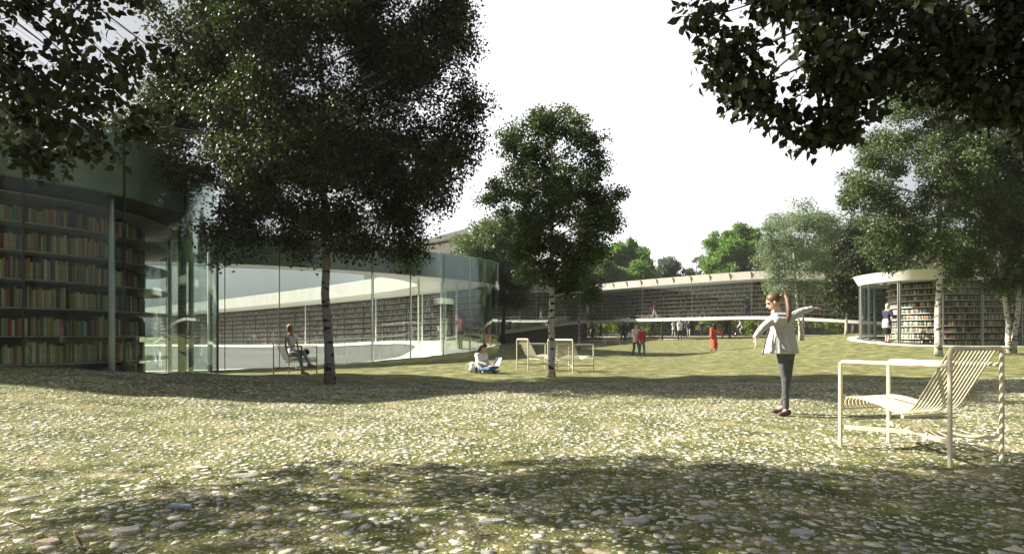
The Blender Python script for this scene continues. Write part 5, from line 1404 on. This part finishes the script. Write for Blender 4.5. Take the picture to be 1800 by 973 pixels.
wp('man in dark suit striding left under the bridge', 1277, 52.5, 1.78, 178, (.02, .025, .032), (.018, .018, .022), stride=.36)
wp('walker in long black coat beside the pale tree stem', 1096, 56, 1.72, 185, (.012, .012, .014), (.02, .02, .02), stride=.30, girth=1.2)
wp('walker in brown jacket following the black coated one', 1104, 56.4, 1.72, 185, (.10, .085, .06), (.02, .02, .02), stride=.28)
wp('woman in black top and shorts holding a child by the hand', 1147, 62, 1.68, -60, (.015, .015, .02), (.30, .22, .18), stride=.12, sleeves='none')
wp('small child in blue beside the woman in black', 1141.5, 61.5, 1.02, -80, (.18, .38, .52), (.50, .12, .10), stride=.08)
wp('person in white t-shirt and shorts on the far path', 1184, 66, 1.7, -70, (.66, .66, .66), (.45, .42, .40), sleeves='short', stride=.15)
wp('person in dark clothes left in the pair on the far path', 1204.5, 66, 1.75, -40, (.03, .03, .035), (.03, .03, .03), stride=.1)
wp('person in navy top and light trousers right in the pair on the far path', 1210.5, 65.5, 1.72, -100, (.03, .04, .08), (.40, .38, .35), stride=.2)
wp('person in black standing alone before the shrubs', 1233.5, 70, 1.7, 90, (.015, .015, .018), (.015, .015, .018), stride=.04)
wp('walker in purple grey jacket behind the cyclist', 1056.5, 64, 1.75, 180, (.16, .15, .24), (.10, .10, .14), stride=.15)
# white carrier bag
o_ = MB(); o_.loft([[(-.16, -.06, 0), (.16, -.06, 0), (.16, .06, 0), (-.16, .06, 0)], [(-.18, -.07, .25), (.18, -.07, .25), (.18, .07, .25), (-.18, .07, .25)], [(-.13, -.02, .42), (.13, -.02, .42), (.13, .02, .42), (-.13, .02, .42)]])
o_.tube([(-.08, 0, .40), (-.03, 0, .52), (.03, 0, .52), (.08, 0, .40)], .012, 6)
ob = o_.build('carrier_bag', CM((.75, .75, .73))); ob.location = (X(1106.5, 55.9), 55.9, gz(X(1104, 56), 56) + .28); tag(ob, 'white carrier bag held by the walker in brown jacket', 'bag')
# inside buildings
zi = .42
wp('person in pink and white shirt with phone inside the glass pavilion tip', 810, 28.6, 1.66, -110, (.62, .20, .22), (.05, .045, .045), skin='brown', hair='black', z=float(np.interp(28.6, [26.9, 29.3, 31.2], [.18, .42, .5])) + .02, stride=.08, sleeves='short', look=(.3, -.9, -.2))
zb_ = 2.47
wp('man in burgundy shirt and white trousers walking on the bridge', 1150, 57.2, 1.76, 5, (.16, .05, .06), (.62, .58, .52), z=2.49, stride=.34)
wp('man in dark blue suit standing on the bridge facing the shelves', 1314, 50.7, 1.80, 100, (.02, .03, .045), (.018, .022, .03), z=2.49, stride=.05)
def reader():
    J, s, f = walker(16.0, 26.7, 20, 1.68, .05, .1, z=RZ + .13)
    J['elR'] = J['shR'] + Vector((.08, -.06, -.26)); J['wrR'] = J['elR'] + Vector((.26, .03, .05)); J['elL'] = J['shL'] + Vector((.08, .04, -.26)); J['wrL'] = J['elL'] + Vector((.24, -.02, .07))
    def skirt(root, J, o):
        c = J['pelvis']; mb = MB()
        def ring(z, r): return [Vector((c.x + math.cos(a) * r, c.y + math.sin(a) * r * .8, z)) for a in np.linspace(0, 2 * PI, 24, endpoint=False)]
        mb.loft([ring(.40, .16), ring(.7, .175), ring(1.0, .14)]); remeshed(mb, .014, 'skirt', CM((.012, .012, .014)), root, 3)
        mb = MB(); mb.loft([ring(.66, .195), ring(.9, .19), ring(1.04, .15)]); remeshed(mb, .014, 'apron', CM((.70, .68, .64)), root, 3)
    person('woman with grey hair and dark cardigan reading inside the right pavilion', J, (.85, .1, -.45), s=s, skin='light', hair='grey', hair_style='short', top=(.025, .03, .06), skirt=skirt, vox=.014)
    ob = MB()
    for k in (-1, 1): ob.box((0, k * .09, .02), (.24, .18, .018), M=Matrix.Rotation(rad(14 * k), 3, 'X'))
    o = ob.build('open_book', CM((.04, .04, .05))); o.location = (J['wrR'].x + .16, (J['wrR'].y + J['wrL'].y) / 2, J['wrR'].z + .02); tag(o, 'open dark book held by the grey haired woman', 'book')
reader()

# bicycles
def bicycle(label, px, Y_, heading, col):
    x = X(px, Y_); z = gz(x, Y_); root = empty('bicycle', (x, Y_, z), rad(heading)); tag(root, label, 'bicycle', 'bicycles on the far path')
    for k in (-1, 1):
        wl = []
        mb = MB(); mb.tube([(k * .52 + .33 * math.cos(a), 0, .34 + .33 * math.sin(a)) for a in np.linspace(0, 2 * PI, 29)], .022, 6, False); wh = mb.build('wheel', CM((.02, .02, .02)), root, smooth=True)
        mb = MB()
        for a in np.linspace(0, PI, 7)[:-1]: mb.tube([(k * .52 + .32 * math.cos(a), 0, .34 + .32 * math.sin(a)), (k * .52 - .32 * math.cos(a), 0, .34 - .32 * math.sin(a))], .005, 4)
        mb.build('spokes', M['steel'], wh)
    mb = MB()
    for a, b_ in (((-.52, 0, .34), (-.1, 0, .30)), ((-.1, 0, .30), (-.22, 0, .82)), ((-.52, 0, .34), (-.2, 0, .75)), ((-.2, 0, .75), (.36, 0, .78)), ((-.1, 0, .30), (.38, 0, .70)), ((.34, 0, .88), (.52, 0, .34))): mb.tube([a, b_], .018, 6)
    mb.build('frame', CM(col), root)
    mb = MB(); mb.tube([(.28, -.26, .98), (.36, -.12, .96), (.36, .12, .96), (.28, .26, .98)], .014, 6); mb.tube([(.36, 0, .96), (.34, 0, .88)], .014, 6); mb.build('handlebar', M['steel_dark'], root)
    mb = MB(); mb.sphere((-.24, 0, .86), (.13, .06, .03)); mb.build('saddle', CM((.02, .02, .02)), root, smooth=True)
    return x, z
def rider(label, px, Y_, heading, top, bottom):
    x = X(px, Y_); z = gz(x, Y_); a = rad(heading); f = Vector((math.cos(a), math.sin(a), 0)); l = Vector((-f.y, f.x, 0)); o = Vector((x, Y_, z)); u = Vector((0, 0, 1))
    p = lambda A, B, C: o + f * A + l * B + u * C
    J = dict(pelvis=p(-.24, 0, .96), neck=p(.06, 0, 1.50), head=p(.10, 0, 1.65), shL=p(.03, .18, 1.43), shR=p(.03, -.18, 1.43), elL=p(.18, .22, 1.18), elR=p(.18, -.22, 1.18), wrL=p(.32, .24, 1.02), wrR=p(.32, -.24, 1.02),
             hipL=p(-.22, .09, .94), hipR=p(-.22, -.09, .94), knL=p(.12, .11, .72), knR=p(.05, -.11, .58), anL=p(-.02, .11, .34), anR=p(-.14, -.11, .20), toL=p(.12, .11, .30), toR=p(.0, -.11, .15))
    person(label, J, (f.x, f.y, 0), s=1.0, hair='dark', top=top, bottom=bottom, vox=.018, base=o)
bicycle('black bicycle ridden left past the bridge end', 1041, 60, 185, (.02, .02, .02)); rider('cyclist in dark checked shirt riding left past the bridge end', 1041, 60, 185, (.06, .06, .07), (.015, .015, .018))
bicycle('bicycle ridden by the person in pale blue, right of the man in suit', 1302, 68, 170, (.10, .10, .12)); rider('cyclist in pale blue shirt and beige trousers on the far path', 1302, 68, 170, (.30, .34, .42), (.42, .37, .28))

# thin summer haze
HAZE = 0.0005
hm = bpy.data.materials.new('haze'); hm.use_nodes = True; hn = hm.node_tree; hn.nodes.clear()
ho = hn.nodes.new('ShaderNodeOutputMaterial'); hv = hn.nodes.new('ShaderNodeVolumePrincipled'); hv.inputs['Density'].default_value = HAZE; hv.inputs['Color'].default_value = (.86, .88, .90, 1); hv.inputs['Anisotropy'].default_value = .3
hn.links.new(hv.outputs[0], ho.inputs['Volume'])
mb = MB(); mb.box((0, 70, 14.5), (260, 200, 33)); o = mb.build('haze', hm); tag(o, 'thin pale summer haze over the park', kind='stuff')
if _tmp is not None: bpy.data.scenes.remove(_tmp)
for ls in list(bpy.data.objects):
    pass
